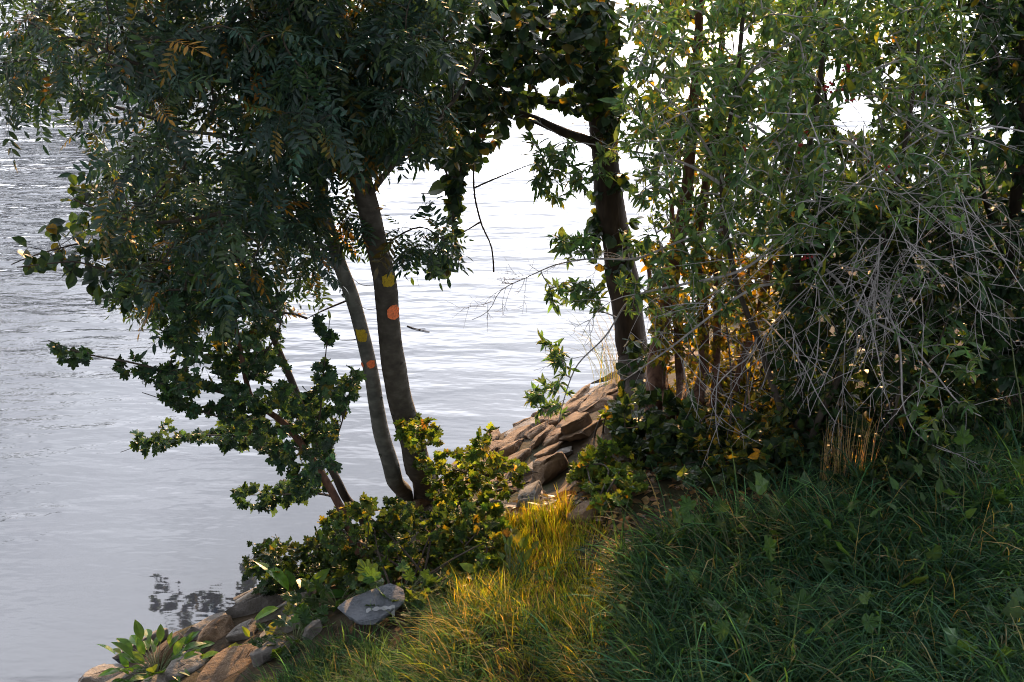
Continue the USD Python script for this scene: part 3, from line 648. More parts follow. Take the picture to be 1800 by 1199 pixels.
# ------------------------------------------------------------------ spindle bush with grey twigs in front on the right
SPC = [(6, (0.080, 0.150, 0.066), .32), (2.5, (0.13, 0.20, 0.07), .28), (.7, (0.19, 0.20, 0.03), .25), (.06, (.4, .22, .03), .3)]
g = on_ground(1400, 800)
sp = []
for pts, a, b in [
    ([(1400, 800, 0), (1410, 640, 7.5), (1400, 480, 7.4), (1415, 300, 7.3), (1440, 150, 7.2), (1450, -100, 7.1)], .028, .008),
    ([(1385, 795, 0), (1340, 620, 7.5), (1290, 480, 7.4), (1270, 300, 7.3), (1300, 100, 7.2), (1310, -100, 7.1)], .022, .007),
    ([(1420, 800, 0), (1500, 600, 7.3), (1560, 400, 7.1), (1600, 200, 6.9), (1620, 0, 6.8)], .022, .007),
    ([(1400, 480, 7.4), (1350, 500, 7.2), (1270, 540, 7.2), (1180, 610, 7.35), (1097, 668, 7.5)], .010, .003),
    ([(1360, 430, 7.4), (1290, 480, 7.2), (1200, 500, 7.3), (1110, 525, 7.5), (1065, 590, 7.6), (1010, 650, 7.65), (992, 700, 7.65), (982, 742, 7.65)], .009, .003),
    ([(1290, 400, 7.4), (1180, 430, 7.4), (1100, 456, 7.6), (1040, 455, 7.6), (990, 462, 7.6), (925, 488, 7.6), (878, 513, 7.6), (860, 545, 7.6), (830, 562, 7.6)], .008, .0018),
    ([(1275, 330, 7.3), (1180, 280, 7.5), (1080, 260, 7.7), (1000, 250, 7.8), (945, 290, 7.8)], .009, .002),
    ([(1400, 420, 7.4), (1470, 490, 7.0), (1530, 560, 6.85), (1590, 595, 6.8), (1640, 652, 6.75), (1690, 712, 6.7), (1725, 732, 6.7)], .011, .003),
    ([(1550, 330, 7.05), (1545, 450, 6.8), (1540, 520, 6.75), (1534, 566, 6.75)], .006, .002),
    ([(1420, 440, 7.3), (1436, 490, 6.95), (1441, 560, 6.9), (1436, 630, 6.85), (1420, 690, 6.8), (1425, 730, 6.8)], .006, .002),
    ([(1540, 520, 7.1), (1580, 600, 6.7), (1585, 690, 6.55), (1605, 755, 6.5), (1650, 788, 6.45), (1690, 800, 6.45)], .008, .002),
    ([(1330, 590, 7.5), (1300, 640, 7.1), (1250, 700, 7.0), (1270, 745, 6.95)], .006, .002),
    ([(1600, 200, 6.9), (1680, 240, 6.6), (1745, 222, 6.5), (1830, 240, 6.4)], .008, .003),
    ([(1560, 400, 7.1), (1640, 345, 6.8), (1700, 350, 6.7), (1735, 335, 6.65), (1762, 295, 6.65)], .007, .002),
    ([(1340, 560, 7.45), (1380, 600, 7.0), (1410, 640, 6.9), (1440, 700, 6.8), (1470, 745, 6.8)], .006, .002),
    ([(1265, 640, 7.2), (1258, 720, 7.1), (1280, 830, 7.05)], .004, .0015),
    ([(1405, 420, 7.35), (1500, 330, 7.1), (1620, 290, 6.9), (1720, 330, 6.75)], .011, .003),
    ([(1410, 330, 7.3), (1340, 230, 7.1), (1240, 190, 7.0), (1150, 230, 7.0)], .011, .003),
    ([(1425, 230, 7.25), (1520, 130, 7.0), (1640, 100, 6.8), (1700, 150, 6.7)], .010, .003),
    ([(1275, 330, 7.3), (1200, 200, 7.1), (1120, 130, 7.0)], .009, .003),
    ([(1580, 320, 7.0), (1480, 250, 6.8), (1380, 240, 6.75)], .009, .003),
    ([(1285, 180, 7.25), (1380, 80, 7.0), (1480, 50, 6.9)], .009, .003),
]:
    q = [on_ground(x, y) if Y == 0 else at(x, y, Y) for x, y, Y in pts]
    if pts[0][2] == 0: q = [q[0] - [0, 0, .2]] + q
    sp.append((q, a, b, .01 if pts[0][2] == 0 else 0))
S_holes = [(1290, 70, 30, 25), (1500, 200, 40, 45), (1465, 130, 25, 20), (1560, 120, 25, 20), (1215, 290, 15, 25), (1340, 225, 12, 15), (1230, 40, 14, 22)]
spt = np.vstack([
    fill([(1100, -40), (1690, -40), (1720, 150), (1735, 330), (1690, 420), (1560, 400), (1430, 440), (1300, 440), (1180, 420), (1100, 330), (1090, 180)], 1800, (7.4, .55), S_holes, lambda x, y: np.where(x < 1250, .45, 1.0)),
    fill([(1060, 400), (1300, 420), (1320, 560), (1220, 600), (1120, 500)], 70, (7.4, .25)),
    fill([(1330, 430), (1720, 420), (1740, 620), (1560, 620), (1400, 540)], 75, (6.95, .25)),
    fill([(1560, 620), (1740, 600), (1745, 720), (1640, 790), (1580, 700)], 26, (6.6, .15)),
    fill([(930, 240), (1010, 250), (1020, 330), (970, 360), (935, 330)], 44, (7.8, .06)), fill([(1000, 260), (1090, 260), (1080, 330), (1020, 330)], 14, (7.7, .1)),
    fill([(955, 415), (1030, 415), (1060, 450), (990, 455)], 24, (7.6, .06)), fill([(960, 505), (1050, 490), (1060, 545), (980, 560)], 30, (7.55, .06)),
    fill([(950, 595), (975, 595), (1005, 650), (990, 670)], 16, (7.65, .04)), fill([(925, 665), (1005, 670), (1000, 730), (940, 740)], 24, (7.65, .04)),
    fill([(1080, 480), (1140, 460), (1180, 580), (1130, 600)], 16, (7.45, .1)),
    fill([(1200, -60), (1800, -60), (1700, -450), (1250, -450)], 250, (7.1, .5))])
def spindle_more(L, P, t):
    # bare grey shoots
    def side_shoots(lines, n, lo, L, bend, ang=(.5, 1.1), m=7):
        """shoots that leave long twigs at an angle and arch over"""
        p, t = along(lines, n, lo, .98)
        k = len(p); q = norm(np.cross(t, rand_dir(k)))
        a = rng.uniform(*ang, (k, 1)); d = norm(t * np.cos(a) + q * np.sin(a))
        l = rng.uniform(*L, (k, 1, 1)); u = np.linspace(0, 1, m)[None, :, None]
        side = norm(np.cross(d, rand_dir(k)))[:, None] * rng.normal(0, .32, (k, 1, 1))
        return p[:, None] + d[:, None] * u * l + (side + np.array([0, 0, bend])) * l * u ** 2
    def arcs(poly, n, Y, L):
        """long bare twigs that hang out of the bush and curve"""
        st = fill(poly, n, Y); u = np.linspace(0, 1, 7)[None, :, None]
        d = norm(np.c_[rng.normal(.2, 1.0, n), rng.normal(-.3, .3, n), rng.normal(-.1, .45, n)])[:, None]
        l = rng.uniform(*L, (n, 1, 1)); sg = norm(rng.normal(0, 1, (n, 1, 3)))
        P_ = st[:, None] + d * u * l + (np.array([0, 0, -.42]) + sg * .42) * l * u ** 2
        g_ = height(P_[..., 0], P_[..., 1]) + .06
        P_[..., 2] = np.maximum(P_[..., 2], g_)
        return P_
    long1 = arcs([(1330, 430), (1560, 380), (1690, 420), (1660, 520), (1400, 540), (1330, 500)], 30, (6.95, .2), (.35, .75))
    long2 = arcs([(1420, 120), (1700, 160), (1700, 360), (1450, 380)], 30, (6.85, .2), (.4, .9))
    long3 = arcs([(1080, 470), (1230, 470), (1230, 620), (1120, 600)], 8, (7.35, .12), (.3, .7))
    own = np.stack([limb(q, a, b, 4)[1][np.linspace(0, len(limb(q, a, b, 4)[1]) - 1, 7).astype(int)] for q, a, b, _ in sp[3:]])
    lines = np.vstack([long1, long2, long3, own])
    s1 = side_shoots(lines, 4, .3, (.10, .34), -.1)
    s2 = side_shoots(s1, 3, .35, (.04, .13), -.1)
    s3 = side_shoots(own[[2]], 18, .4, (.08, .26), .05); s4 = side_shoots(s3, 4, .3, (.03, .10), 0)
    for nm, X, r0 in (('bare_twig', np.vstack([long1, long2, long3]), .0029), ('bare_shoots', np.vstack([s1, s3]), .0021), ('fine_shoots', np.vstack([s2, s4]), .0013)):
        if nm == 'bare_twig':
            for x in X: obj(nm, tubes(x[None], np.linspace(r0, r0 * .4, 7)[None] * rng.uniform(.7, 1.2), 5), 'grey_twig', t, smooth=True)
        else:
            obj(nm, tubes(X, np.linspace(r0, r0 * .5, 7)[None] * rng.uniform(.7, 1.2, (len(X), 1)), 4), 'grey_twig', t, smooth=True, kind='stuff')
    for (px, py, Y) in [(1470, 160, 7.0), (1500, 172, 6.9), (1455, 152, 7.0), (1488, 118, 7.0), (1530, 285, 6.9), (1422, 232, 7.0), (1510, 255, 6.9), (1405, 258, 7.05), (1418, 452, 7.0), (1560, 292, 6.8), (1310, 262, 7.1)]:
        c = at(px, py, Y)
        ms = [trimesh.creation.icosphere(1, rng.uniform(.006, .009)) for _ in range(6)]
        for b in ms: b.apply_translation(c + rng.normal(0, .012, 3))
        obj('berries', trimesh.util.concatenate(ms), 'red_berry', t, smooth=True)
plant('spindle_bush', 'big spindle bush with narrow green leaves, bare grey twigs and a few red fruits', 'shrub', g, sp, spt, 'lance', 12, (.058, .28), SPC, 'dark_twig', 'grey_twig', 300, 'spindle_leaf_look', droop=.1, lo=.3, spread=.9, sag=.05, extra=spindle_more, trunk_names={1: 'stem', 2: 'stem'}, twig=.0018)

g = on_ground(1560, 640)
hw = [([g - [0, 0, .2], g, at(1570, 450, 8.2), at(1590, 250, 8.2), at(1600, 0, 8.1), at(1600, -250, 8.0)], .045, .012, .02), ([at(1570, 440, 8.2), at(1480, 280, 8.1), at(1440, 80, 8.0)], .02, .006, 0), ([at(1590, 260, 8.2), at(1660, 140, 8.1), at(1690, -20, 8.0)], .02, .006, 0)]
hwt = np.vstack([fill([(1370, -40), (1740, -40), (1760, 300), (1740, 460), (1420, 440), (1380, 250)], 380, (8.15, .3), [(1500, 200, 34, 34), (1465, 120, 22, 20), (1560, 120, 18, 16), (1580, 30, 22, 18), (1440, 20, 16, 18)]), fill([(1380, -60), (1760, -60), (1700, -380), (1420, -380)], 160, (8.1, .3))])
plant('hawthorn', 'dark leaved hawthorn standing behind the spindle bush at the upper right', 'shrub', g, hw, hwt, 'ovate', 9, (.052, .28), [(6, (0.026, 0.055, 0.026), .3), (1.5, (0.05, 0.085, 0.025), .3), (.15, (.2, .12, .02), .3)], 'alder_bark', 'dark_twig', 120, spread=.9)

# ------------------------------------------------------------------ dark hedge on the far right and the bushes under it
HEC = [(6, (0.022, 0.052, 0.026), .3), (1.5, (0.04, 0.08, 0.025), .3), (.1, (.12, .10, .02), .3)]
g = on_ground(1760, 640)
hl = [([g - [0, 0, .2], g, at(1770, 500, 7.6), at(1790, 300, 7.5), at(1800, 0, 7.4), at(1800, -300, 7.4)], .05, .015, .02), ([at(1775, 480, 7.6), at(1720, 300, 7.4), at(1690, 100, 7.3)], .02, .006, 0), ([at(1790, 300, 7.5), at(1900, 150, 7.3), at(2000, 0, 7.2)], .02, .006, 0)]
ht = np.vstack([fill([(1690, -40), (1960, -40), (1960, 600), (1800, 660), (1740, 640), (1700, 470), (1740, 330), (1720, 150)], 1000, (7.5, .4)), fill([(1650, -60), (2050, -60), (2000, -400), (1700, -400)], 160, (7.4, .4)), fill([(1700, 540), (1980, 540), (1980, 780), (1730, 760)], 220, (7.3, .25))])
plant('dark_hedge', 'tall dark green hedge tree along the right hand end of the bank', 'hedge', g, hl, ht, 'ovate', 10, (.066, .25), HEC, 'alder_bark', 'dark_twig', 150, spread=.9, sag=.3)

def bush(name, label, base_px, poly, n, Y, leaf, per, size, table, singles, leafmat='leaf_look', stems=5, holes=(), cat='bush', mat_='dark_twig', sag=.15, droop=.1, top=None, tw=.0017, dens=None):
    g = on_ground(*base_px)
    tg = fill(poly, n, Y, holes, dens)
    # nothing grows below the soil
    tg[:, 2] = np.maximum(tg[:, 2], height(tg[:, 0], tg[:, 1]) + .03)
    c = Polygon(poly).bounds
    ls = []
    for i in range(stems):
        e = tg[rng.integers(len(tg))]
        b = g + np.r_[rng.normal(0, .05, 2), 0]; b[2] = height(b[0], b[1])
        ls.append(([b - [0, 0, .08], b, (b + e) / 2 + rng.normal(0, .04, 3) + [0, 0, .05], e], .008, .003, 0))
    return plant(name, label, cat, g, ls, tg, leaf, per, size, table, mat_, mat_, singles, leafmat, droop=droop, lo=.2, spread=1.0, sag=sag, trunk_names={i: 'stem' for i in range(stems)}, twig=tw)
YEL = [(4, (0.10, 0.10, 0.02), .3), (3, (0.22, 0.17, 0.02), .3), (2, (.06, .085, .02), .3), (.8, (.32, .16, .02), .3)]
bush('yellow_thicket', 'thicket of small yellow and orange leaves glowing behind the reddish stems', (1300, 770), [(1130, 430), (1420, 430), (1440, 640), (1400, 800), (1260, 830), (1200, 760), (1150, 640)], 1150, (8.4, .3), 'ovate', 9, (.044, .25), YEL, 150, 'thin_leaf_look', 7, cat='thicket')
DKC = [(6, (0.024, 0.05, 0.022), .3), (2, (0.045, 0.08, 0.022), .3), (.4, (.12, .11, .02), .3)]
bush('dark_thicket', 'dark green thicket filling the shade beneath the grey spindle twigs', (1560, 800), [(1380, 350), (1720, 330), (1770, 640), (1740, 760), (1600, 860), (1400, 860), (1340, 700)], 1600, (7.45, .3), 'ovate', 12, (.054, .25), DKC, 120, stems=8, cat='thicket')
bush('bramble', 'low dark green bramble with ivy shaped leaves at the foot of the alder', (1200, 800), [(1080, 700), (1130, 680), (1220, 720), (1360, 730), (1420, 800), (1380, 850), (1240, 860), (1130, 830), (1080, 770)], 230, (7.75, .25), 'ivy', 6, (.058, .25), DKC + [(1.2, (.08, .12, .025), .3)], 150, stems=7)
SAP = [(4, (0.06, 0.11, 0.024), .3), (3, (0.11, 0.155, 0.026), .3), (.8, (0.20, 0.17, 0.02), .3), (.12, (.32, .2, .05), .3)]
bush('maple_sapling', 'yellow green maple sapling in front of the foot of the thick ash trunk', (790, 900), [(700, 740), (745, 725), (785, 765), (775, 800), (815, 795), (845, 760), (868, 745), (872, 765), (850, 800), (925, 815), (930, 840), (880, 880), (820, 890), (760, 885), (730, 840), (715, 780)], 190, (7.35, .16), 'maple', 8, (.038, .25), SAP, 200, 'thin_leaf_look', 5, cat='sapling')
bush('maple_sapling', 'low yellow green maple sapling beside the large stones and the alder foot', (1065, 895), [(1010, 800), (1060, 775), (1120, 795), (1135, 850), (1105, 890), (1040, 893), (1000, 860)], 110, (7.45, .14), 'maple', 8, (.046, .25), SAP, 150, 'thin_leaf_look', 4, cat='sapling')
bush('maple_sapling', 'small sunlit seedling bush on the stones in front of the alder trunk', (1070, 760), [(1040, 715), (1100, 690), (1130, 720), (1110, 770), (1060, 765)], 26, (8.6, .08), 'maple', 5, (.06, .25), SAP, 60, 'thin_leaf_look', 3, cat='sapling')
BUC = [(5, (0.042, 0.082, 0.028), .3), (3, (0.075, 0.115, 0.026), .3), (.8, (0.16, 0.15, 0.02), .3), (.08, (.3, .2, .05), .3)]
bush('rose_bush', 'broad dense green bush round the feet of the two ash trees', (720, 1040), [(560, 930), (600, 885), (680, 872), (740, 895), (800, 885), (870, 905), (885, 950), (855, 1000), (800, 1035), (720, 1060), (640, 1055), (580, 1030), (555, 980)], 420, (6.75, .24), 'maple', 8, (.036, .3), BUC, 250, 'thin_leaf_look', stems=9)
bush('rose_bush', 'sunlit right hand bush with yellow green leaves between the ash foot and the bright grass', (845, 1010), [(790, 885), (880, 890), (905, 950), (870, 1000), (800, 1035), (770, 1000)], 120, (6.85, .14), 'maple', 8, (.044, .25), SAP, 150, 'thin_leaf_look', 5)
bush('overhanging_bush', 'loose dark bush hanging over the water beside the pale driftwood', (560, 1040), [(420, 935), (450, 965), (490, 940), (540, 955), (570, 930), (600, 1000), (560, 1050), (480, 1050), (425, 1010), (440, 985)], 150, (7.05, .22), 'maple', 5, (.045, .25), DKC, 120, stems=5)

# ------------------------------------------------------------------ broad leaved herbs
HRB = [(4, (0.06, 0.145, 0.024), .2), (2, (0.10, 0.19, 0.03), .2)]
HRD = [(4, (0.04, 0.085, 0.028), .25), (1, (0.06, 0.12, 0.03), .2)]
def herb(name, label, px, py, n, size, r, leaf, table, lift=.2, singles=60, cat='plant'):
    g = on_ground(px, py)
    t = thing(name, label, cat, g)
    a = rng.uniform(0, 2 * np.pi, n); el = rng.uniform(.15, 1.25, n)
    d = np.stack([np.cos(a) * np.cos(el), np.sin(a) * np.cos(el), np.sin(el)], -1)
    b = g + np.stack([np.cos(a), np.sin(a), 0 * a], -1) * rng.uniform(0, .03, (n, 1))
    p = b + d * rng.uniform(.3, 1, (n, 1)) * lift + np.stack([np.cos(a), np.sin(a), 0 * a], -1) * rng.uniform(0, r, (n, 1))
    p[:, 2] = np.maximum(p[:, 2], height(p[:, 0], p[:, 1]) + .03)
    s = np.linspace(0, 1, 6)[None, :, None]
    P = b[:, None] + (p - b)[:, None] * s + UP * (4 * s * (1 - s)) * .03
    obj('stalks', tubes(P, np.full((n, 6), .0025) * np.linspace(1, .6, 6), 4), 'stalk_look', t, smooth=True)
    L = Leaves(T[leaf])
    L.add(p, norm(d + np.array([0, 0, -.25])), UP + rng.normal(0, .3, (n, 3)), size * np.exp(rng.normal(0, .25, n)), colours(n, table))
    L.build(t, 'leaf_look', singles)
    return t
mat('stalk_look', {'p': ('principled_bsdf', {'base_color': (0.08, 0.10, 0.035), 'roughness': .6})}, [], 'p.BSDF')
herb('comfrey', 'bright green comfrey with long upright leaves at the water corner', 278, 1190, 90, .10, .12, 'dock', HRB, .17, 90)
herb('dock_plant', 'dock plant with one broad bright leaf behind the stones', 528, 1070, 12, .15, .04, 'dock', HRB, .12, 12)
herb('geranium', 'clump of small lobed green leaves left of the blue slab', 595, 1070, 40, .075, .12, 'maple', HRD, .16, 40)
herb('geranium', 'clump of small lobed leaves among the grey corner stones', 520, 1130, 36, .06, .12, 'maple', HRD, .10, 36)
herb('geranium', 'lobed green leaves growing between the blue slab and the rose bush', 705, 1065, 40, .075, .13, 'maple', HRD, .16, 40)
herb('nettle', 'sunlit green herb with toothed leaves at the edge of the yellow grass', 895, 1030, 46, .07, .12, 'ovate', SAP, .2, 46)
herb('seedling', 'tiny yellow green seedling standing on the grey corner stones', 455, 1140, 7, .075, .02, 'ovate', [(1, (.2, .24, .03), .15)], .06, 7)
herb('ground_ivy', 'dark patch of rounded leaves deep in the shaded grass on the right', 1560, 1060, 46, .075, .2, 'ivy', HRD, .25, 46)
herb('ground_ivy', 'small shaded clump of lobed leaves near the lower right corner', 1780, 1180, 30, .07, .14, 'ivy', HRD, .22, 30)

for px, py, n_, sz, lf, lab in [(1290, 1010, 34, .065, 'maple', 'shaded lobed weed in the long grass below the bramble'), (1180, 1120, 30, .06, 'ovate', 'dark oval leaved weed beside the edge of the sunny strip'), (1420, 960, 36, .06, 'ivy', 'weed with rounded leaves just under the straw stalks'),
                            (1660, 960, 40, .065, 'ovate', 'dark oval leaved weed high in the grass at the right'), (1400, 1160, 34, .065, 'maple', 'lobed weed in the grass at the bottom edge'), (1700, 880, 40, .07, 'maple', 'lobed weed at the shaded foot of the hedge')]:
    herb('weed', lab, px, py, n_, sz, .16, lf, HRD, .30, n_)
# ------------------------------------------------------------------ grass
def blades(base, L, Wd, lean, droop, colour, seg=4):
    n = len(base)
    t = np.linspace(0, 1, seg + 1)[None, :, None]
    lean = np.asarray(lean); h = norm(np.c_[lean[:, :2], np.zeros(n)]); up = np.array([0, 0, 1.0])
    th0 = np.asarray(droop[0]).reshape(-1, 1, 1); th1 = np.asarray(droop[1]).reshape(-1, 1, 1)
    th = th0 + (th1 - th0) * t[:, :-1] ** 1.2
    step = (np.sin(th) * h[:, None] + np.cos(th) * up) * (np.asarray(L).reshape(-1, 1, 1) / seg)
    c = base[:, None] + np.concatenate([np.zeros((n, 1, 3)), np.cumsum(step, 1)], 1)
    side = norm(np.cross(h, up) + rng.normal(0, .35, (n, 3)))[:, None]
    w = np.asarray(Wd).reshape(-1, 1, 1) / 2 * np.array([0.7, 1.0, 0.85, 0.55, 0.12])[None, :seg + 1, None]
    v = np.stack([c - side * w, c + side * w], 2).reshape(-1, 3)
    k = np.arange(n)[:, None] * (seg + 1) * 2 + np.arange(seg)[None] * 2
    f = np.stack([k, k + 1, k + 3, k + 2], -1).reshape(-1, 4)
    return (v, f), np.repeat(colour, (seg + 1) * 2, 0)
def scatter_px(poly, n, dens=None):
    """ground points spread evenly over the ground that shows inside an outline"""
    corners = np.array([on_ground(*p)[:2] for p in poly])
    P = Polygon(corners).buffer(0); b = P.bounds; out = []
    while sum(map(len, out)) < n:
        q = rng.uniform((b[0], b[1]), (b[2], b[3]), (n * 2, 2))
        q = q[contains_xy(P, q[:, 0], q[:, 1])]
        if dens is not None: q = q[rng.random(len(q)) < dens(q)]
        out.append(q)
    q = np.vstack(out)[:n]
    return np.c_[q, height(q[:, 0], q[:, 1])]
def tufts(cent, per, r, L, Wd, table, lean=(-.4, -.5), dr=((.05, .5), (.9, 2.0)), bias=.6):
    n = len(cent) * per
    off = rng.normal(0, r, (n, 2))
    b = np.repeat(cent[:, :2], per, 0) + off
    base = np.c_[b, height(b[:, 0], b[:, 1]) - .01]
    tl = np.repeat(np.exp(rng.normal(0, .25, len(cent))), per)
    tc = np.repeat(np.exp(rng.normal(0, .22, (len(cent), 1))), per, 0)
    tb = np.repeat(rng.normal(0, .5, (len(cent), 2)) + np.array(lean), per, 0)
    ln = off / r * .6 + tb * bias + rng.normal(0, .45, (n, 2))
    return blades(base, L * tl * rng.uniform(.45, 1.15, n), Wd * rng.uniform(.6, 1.3, n), ln, (rng.uniform(*dr[0], n), rng.uniform(*dr[1], n)), colours(n, table) * tc)
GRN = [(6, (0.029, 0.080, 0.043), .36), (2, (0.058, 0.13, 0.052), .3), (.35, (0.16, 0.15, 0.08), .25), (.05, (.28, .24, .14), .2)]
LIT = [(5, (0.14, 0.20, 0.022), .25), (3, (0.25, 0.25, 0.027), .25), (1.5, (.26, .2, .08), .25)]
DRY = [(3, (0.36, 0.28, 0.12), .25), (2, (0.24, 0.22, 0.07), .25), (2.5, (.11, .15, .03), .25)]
def grass(name, label, parts):
    ms, cs = zip(*parts)
    tag(obj(name, join(ms), 'blade_look', tint=np.vstack(cs)), label, 'grass', kind='stuff')
SH = [(1100, 985), (1250, 935), (1500, 915), (1800, 870), (1950, 900), (1950, 1320), (1100, 1320), (1105, 1100)]
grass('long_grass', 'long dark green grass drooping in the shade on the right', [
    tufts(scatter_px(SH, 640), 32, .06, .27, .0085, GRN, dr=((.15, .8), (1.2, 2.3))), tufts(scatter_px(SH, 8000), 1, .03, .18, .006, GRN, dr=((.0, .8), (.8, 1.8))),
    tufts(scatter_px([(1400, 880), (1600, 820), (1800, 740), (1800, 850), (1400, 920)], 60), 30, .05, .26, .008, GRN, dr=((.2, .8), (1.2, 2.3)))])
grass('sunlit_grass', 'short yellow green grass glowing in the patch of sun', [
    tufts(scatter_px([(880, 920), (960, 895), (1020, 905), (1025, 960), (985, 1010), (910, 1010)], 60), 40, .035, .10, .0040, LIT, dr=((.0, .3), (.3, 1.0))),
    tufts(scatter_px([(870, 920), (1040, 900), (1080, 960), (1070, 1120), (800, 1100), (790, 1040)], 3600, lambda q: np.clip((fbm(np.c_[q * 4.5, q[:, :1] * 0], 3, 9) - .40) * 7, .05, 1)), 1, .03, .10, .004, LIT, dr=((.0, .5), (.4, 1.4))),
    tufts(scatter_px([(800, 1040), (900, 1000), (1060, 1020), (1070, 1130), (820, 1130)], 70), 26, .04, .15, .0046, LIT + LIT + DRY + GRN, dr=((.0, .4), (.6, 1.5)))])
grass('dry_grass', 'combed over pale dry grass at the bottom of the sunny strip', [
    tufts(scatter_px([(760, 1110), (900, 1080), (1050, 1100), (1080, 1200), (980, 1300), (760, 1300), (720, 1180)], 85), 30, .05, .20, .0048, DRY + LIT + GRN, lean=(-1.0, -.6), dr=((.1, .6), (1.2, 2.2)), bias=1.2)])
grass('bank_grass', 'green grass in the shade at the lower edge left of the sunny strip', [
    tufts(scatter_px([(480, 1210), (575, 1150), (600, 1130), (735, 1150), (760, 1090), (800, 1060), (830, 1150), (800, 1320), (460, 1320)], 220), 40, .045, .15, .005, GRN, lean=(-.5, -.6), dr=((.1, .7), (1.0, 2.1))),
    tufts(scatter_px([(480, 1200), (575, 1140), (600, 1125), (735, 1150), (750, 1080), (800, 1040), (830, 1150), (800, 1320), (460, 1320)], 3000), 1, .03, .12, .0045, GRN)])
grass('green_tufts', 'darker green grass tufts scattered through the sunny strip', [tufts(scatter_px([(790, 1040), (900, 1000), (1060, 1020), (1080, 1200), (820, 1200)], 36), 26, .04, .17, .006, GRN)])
def straw():
    b = scatter_px([(1090, 950), (1400, 880), (1780, 850), (1850, 1250), (1100, 1250)], 90)
    return blades(b, rng.uniform(.2, .42, 90), rng.uniform(.003, .005, 90), rng.normal(0, 1, (90, 2)), (rng.uniform(0, .3, 90), rng.uniform(.5, 1.6, 90)), colours(90, [(1, (.2, .17, .09), .25)]))
b2 = scatter_px([(1440, 850), (1530, 840), (1530, 870), (1440, 880)], 60)
grass('seed_stalks', 'thin straw coloured seed stalks standing out of the dark grass', [straw(), blades(b2, rng.uniform(.3, .5, 60), np.full(60, .004), rng.normal(0, 1, (60, 2)), (rng.uniform(0, .15, 60), rng.uniform(.1, .5, 60)), colours(60, [(1, (.3, .24, .16), .2)]))])
q = fill([(1040, 540), (1090, 520), (1095, 650), (1060, 660)], 1, (9.3, .05))
b3 = np.c_[rng.normal(.80, .08, 70), rng.normal(9.75, .10, 70)]; b3 = np.c_[b3, np.maximum(height(b3[:, 0], b3[:, 1]), -.05)]
grass('reeds', 'pale fine reeds hanging beside the alder trunk over the water', [blades(b3, rng.uniform(.4, 1.0, 70), np.full(70, .0045), np.c_[rng.normal(-.5, .5, 70), rng.normal(-.1, .5, 70)], (rng.uniform(0, .3, 70), rng.uniform(.8, 2.2, 70)), colours(70, [(2, (.15, .14, .08), .2), (1, (.07, .10, .03), .2)]))])

# fallen leaves and litter on the bare soil
Lf = Leaves(T['ovate'])
lp = np.vstack([scatter_px([(820, 880), (1080, 860), (1120, 960), (1060, 1060), (860, 1040)], 700), scatter_px([(1080, 780), (1500, 760), (1500, 900), (1080, 930)], 900)])
n = len(lp)
Lf.add(lp + [0, 0, .012], np.c_[rng.normal(0, 1, (n, 2)), rng.normal(0, .2, n)], UP + rng.normal(0, .35, (n, 3)), .05 * np.exp(rng.normal(0, .3, n)), colours(n, [(3, (.13, .075, .035), .3), (2, (.2, .12, .05), .3), (1, (.28, .2, .08), .3)]))
p_, R_, k_, c_, t_ = (np.concatenate(x) for x in (Lf.p, Lf.R, Lf.k, Lf.c, Lf.t))
ms, cs = [], []
for j, (v, f) in enumerate(Lf.kinds):
    m_ = np.nonzero(t_ == j)[0]
    vv = np.einsum('nij,vj->nvi', R_[m_], v) * k_[m_][:, None, None] + p_[m_][:, None]
    ms.append((vv.reshape(-1, 3), (f[None] + (np.arange(len(m_)) * len(v))[:, None, None]).reshape(-1, 3))); cs.append(np.repeat(c_[m_], len(v), 0))
tag(obj('fallen_leaves', join(ms), 'leaf_look', tint=np.vstack(cs)), 'brown fallen leaves scattered on the bare earth of the bank', 'leaves', kind='stuff')

# ------------------------------------------------------------------ loose wood and floating bits
def lone(name, label, cat, pts, r0, r1, matname, forks=()):
    t = thing(name, label, cat, pts[0])
    obj('stem', limb(pts, r0, r1, 7, wobble=.15)[0], matname, t, smooth=True)
    for f in forks: obj('fork', limb(f, r1 * 1.3, r1 * .5, 5)[0], matname, t, smooth=True)
wz = lambda px, py, z: (lambda d: np.array([0, 0, CAM_H]) + d * ((z - CAM_H) / d[2]))(ray(px, py))
lone('driftwood_branch', 'pale bleached driftwood branch lying along the water edge', 'branch', [wz(415, 1062, .01), wz(450, 1040, .06), wz(490, 1018, .12), wz(560, 1004, .16)], .022, .010, 'driftwood', [[wz(470, 1030, .09), wz(500, 1034, .12)]])
lone('dead_branch', 'dark dead roots lying across the stones below the large boulder', 'branch', [on_ground(835, 905) + [0, 0, .05], on_ground(880, 880) + [0, 0, .08], on_ground(930, 862) + [0, 0, .06]], .014, .006, 'dark_twig', [[on_ground(885, 880) + [0, 0, .08], on_ground(905, 850) + [0, 0, .1], on_ground(960, 850) + [0, 0, .06]]])
lone('hanging_twig', 'bare dark twig hanging down over the open water from the alder branch', 'branch', [at(832, 265, 8.4), at(833, 330, 8.35), at(845, 390, 8.35), at(865, 440, 8.35), at(868, 478, 8.35)], .006, .005, 'dark_twig', [[at(845, 390, 8.35), at(820, 405, 8.3), at(805, 415, 8.3)], [at(834, 330, 8.35), at(880, 310, 8.4), at(935, 288, 8.5)]])
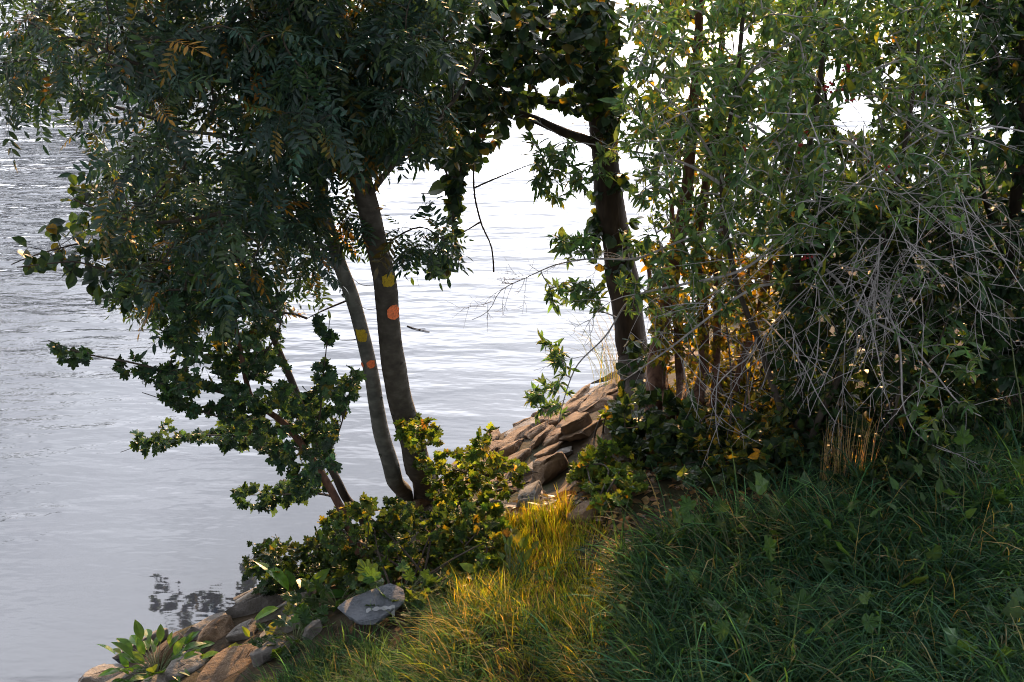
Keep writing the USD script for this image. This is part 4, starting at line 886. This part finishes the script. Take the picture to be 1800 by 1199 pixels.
lone('floating_twig', 'thin twig floating on the calm water right of the thick ash trunk', 'twig', [wz(716, 573, .004), wz(735, 579, .006), wz(755, 583, .004)], .006, .003, 'dark_twig', [[wz(735, 579, .006), wz(748, 577, .006)]])
lone('bramble_cane', 'long green bramble cane arching down in front of the hedge', 'bramble', [on_ground(1780, 760), at(1786, 660, 6.3), at(1775, 590, 6.3), at(1740, 530, 6.35), at(1690, 480, 6.5)], .004, .0025, 'stalk_look')

# ------------------------------------------------------------------ far bank, mirrored in the river
def far_wood():
    ms, cs = [], []
    for k in range(46):
        s = -75 + k * 4.6 + rng.uniform(-1.5, 1.5)
        d = -50 - rng.uniform(0, 6)
        xy = LINE + s * ALONG + d * INLAND
        az = math.degrees(math.atan2(xy[0], xy[1]))
        h = np.interp(az, [-60, -30, -17, -13, -8, 0, 20], [24, 27, 27, 13, 7, 6, 7]) * rng.uniform(.8, 1.1)
        ms.append(limb([np.r_[xy, 0.0], np.r_[xy, h * .7]], .3, .1, 6, 6)[0]); cs.append(np.full((len(ms[-1][0]), 3), .05))
        n = 900
        q = rand_dir(n) * (rng.random((n, 1)) ** .4) * [h * .3, h * .3, h * .42] * (1 + .35 * np.sin(rand_dir(n)[:, :1] * 5)) + [xy[0], xy[1], h * .56]
        L = Leaves(T['ovate']); L.add(q, rand_dir(n), rand_dir(n), .9 * np.exp(rng.normal(0, .3, n)), colours(n, [(1, (.035, .055, .02), .3)]))
        for j, (v, f) in enumerate(T['ovate']):
            m_ = np.nonzero(L.t[0] == j)[0]
            vv = np.einsum('nij,vj->nvi', L.R[0][m_], v) * L.k[0][m_][:, None, None] * [1, 1, 1] + q[m_][:, None]
            ms.append((vv.reshape(-1, 3), (f[None] + (np.arange(len(m_)) * len(v))[:, None, None]).reshape(-1, 3))); cs.append(np.repeat(L.c[0][m_], len(v), 0))
    tag(obj('far_woods', join(ms), 'leaf_look', tint=np.vstack(cs)), 'dark line of trees along the far bank, mirrored in the upper left water', 'trees', kind='stuff')
far_wood()
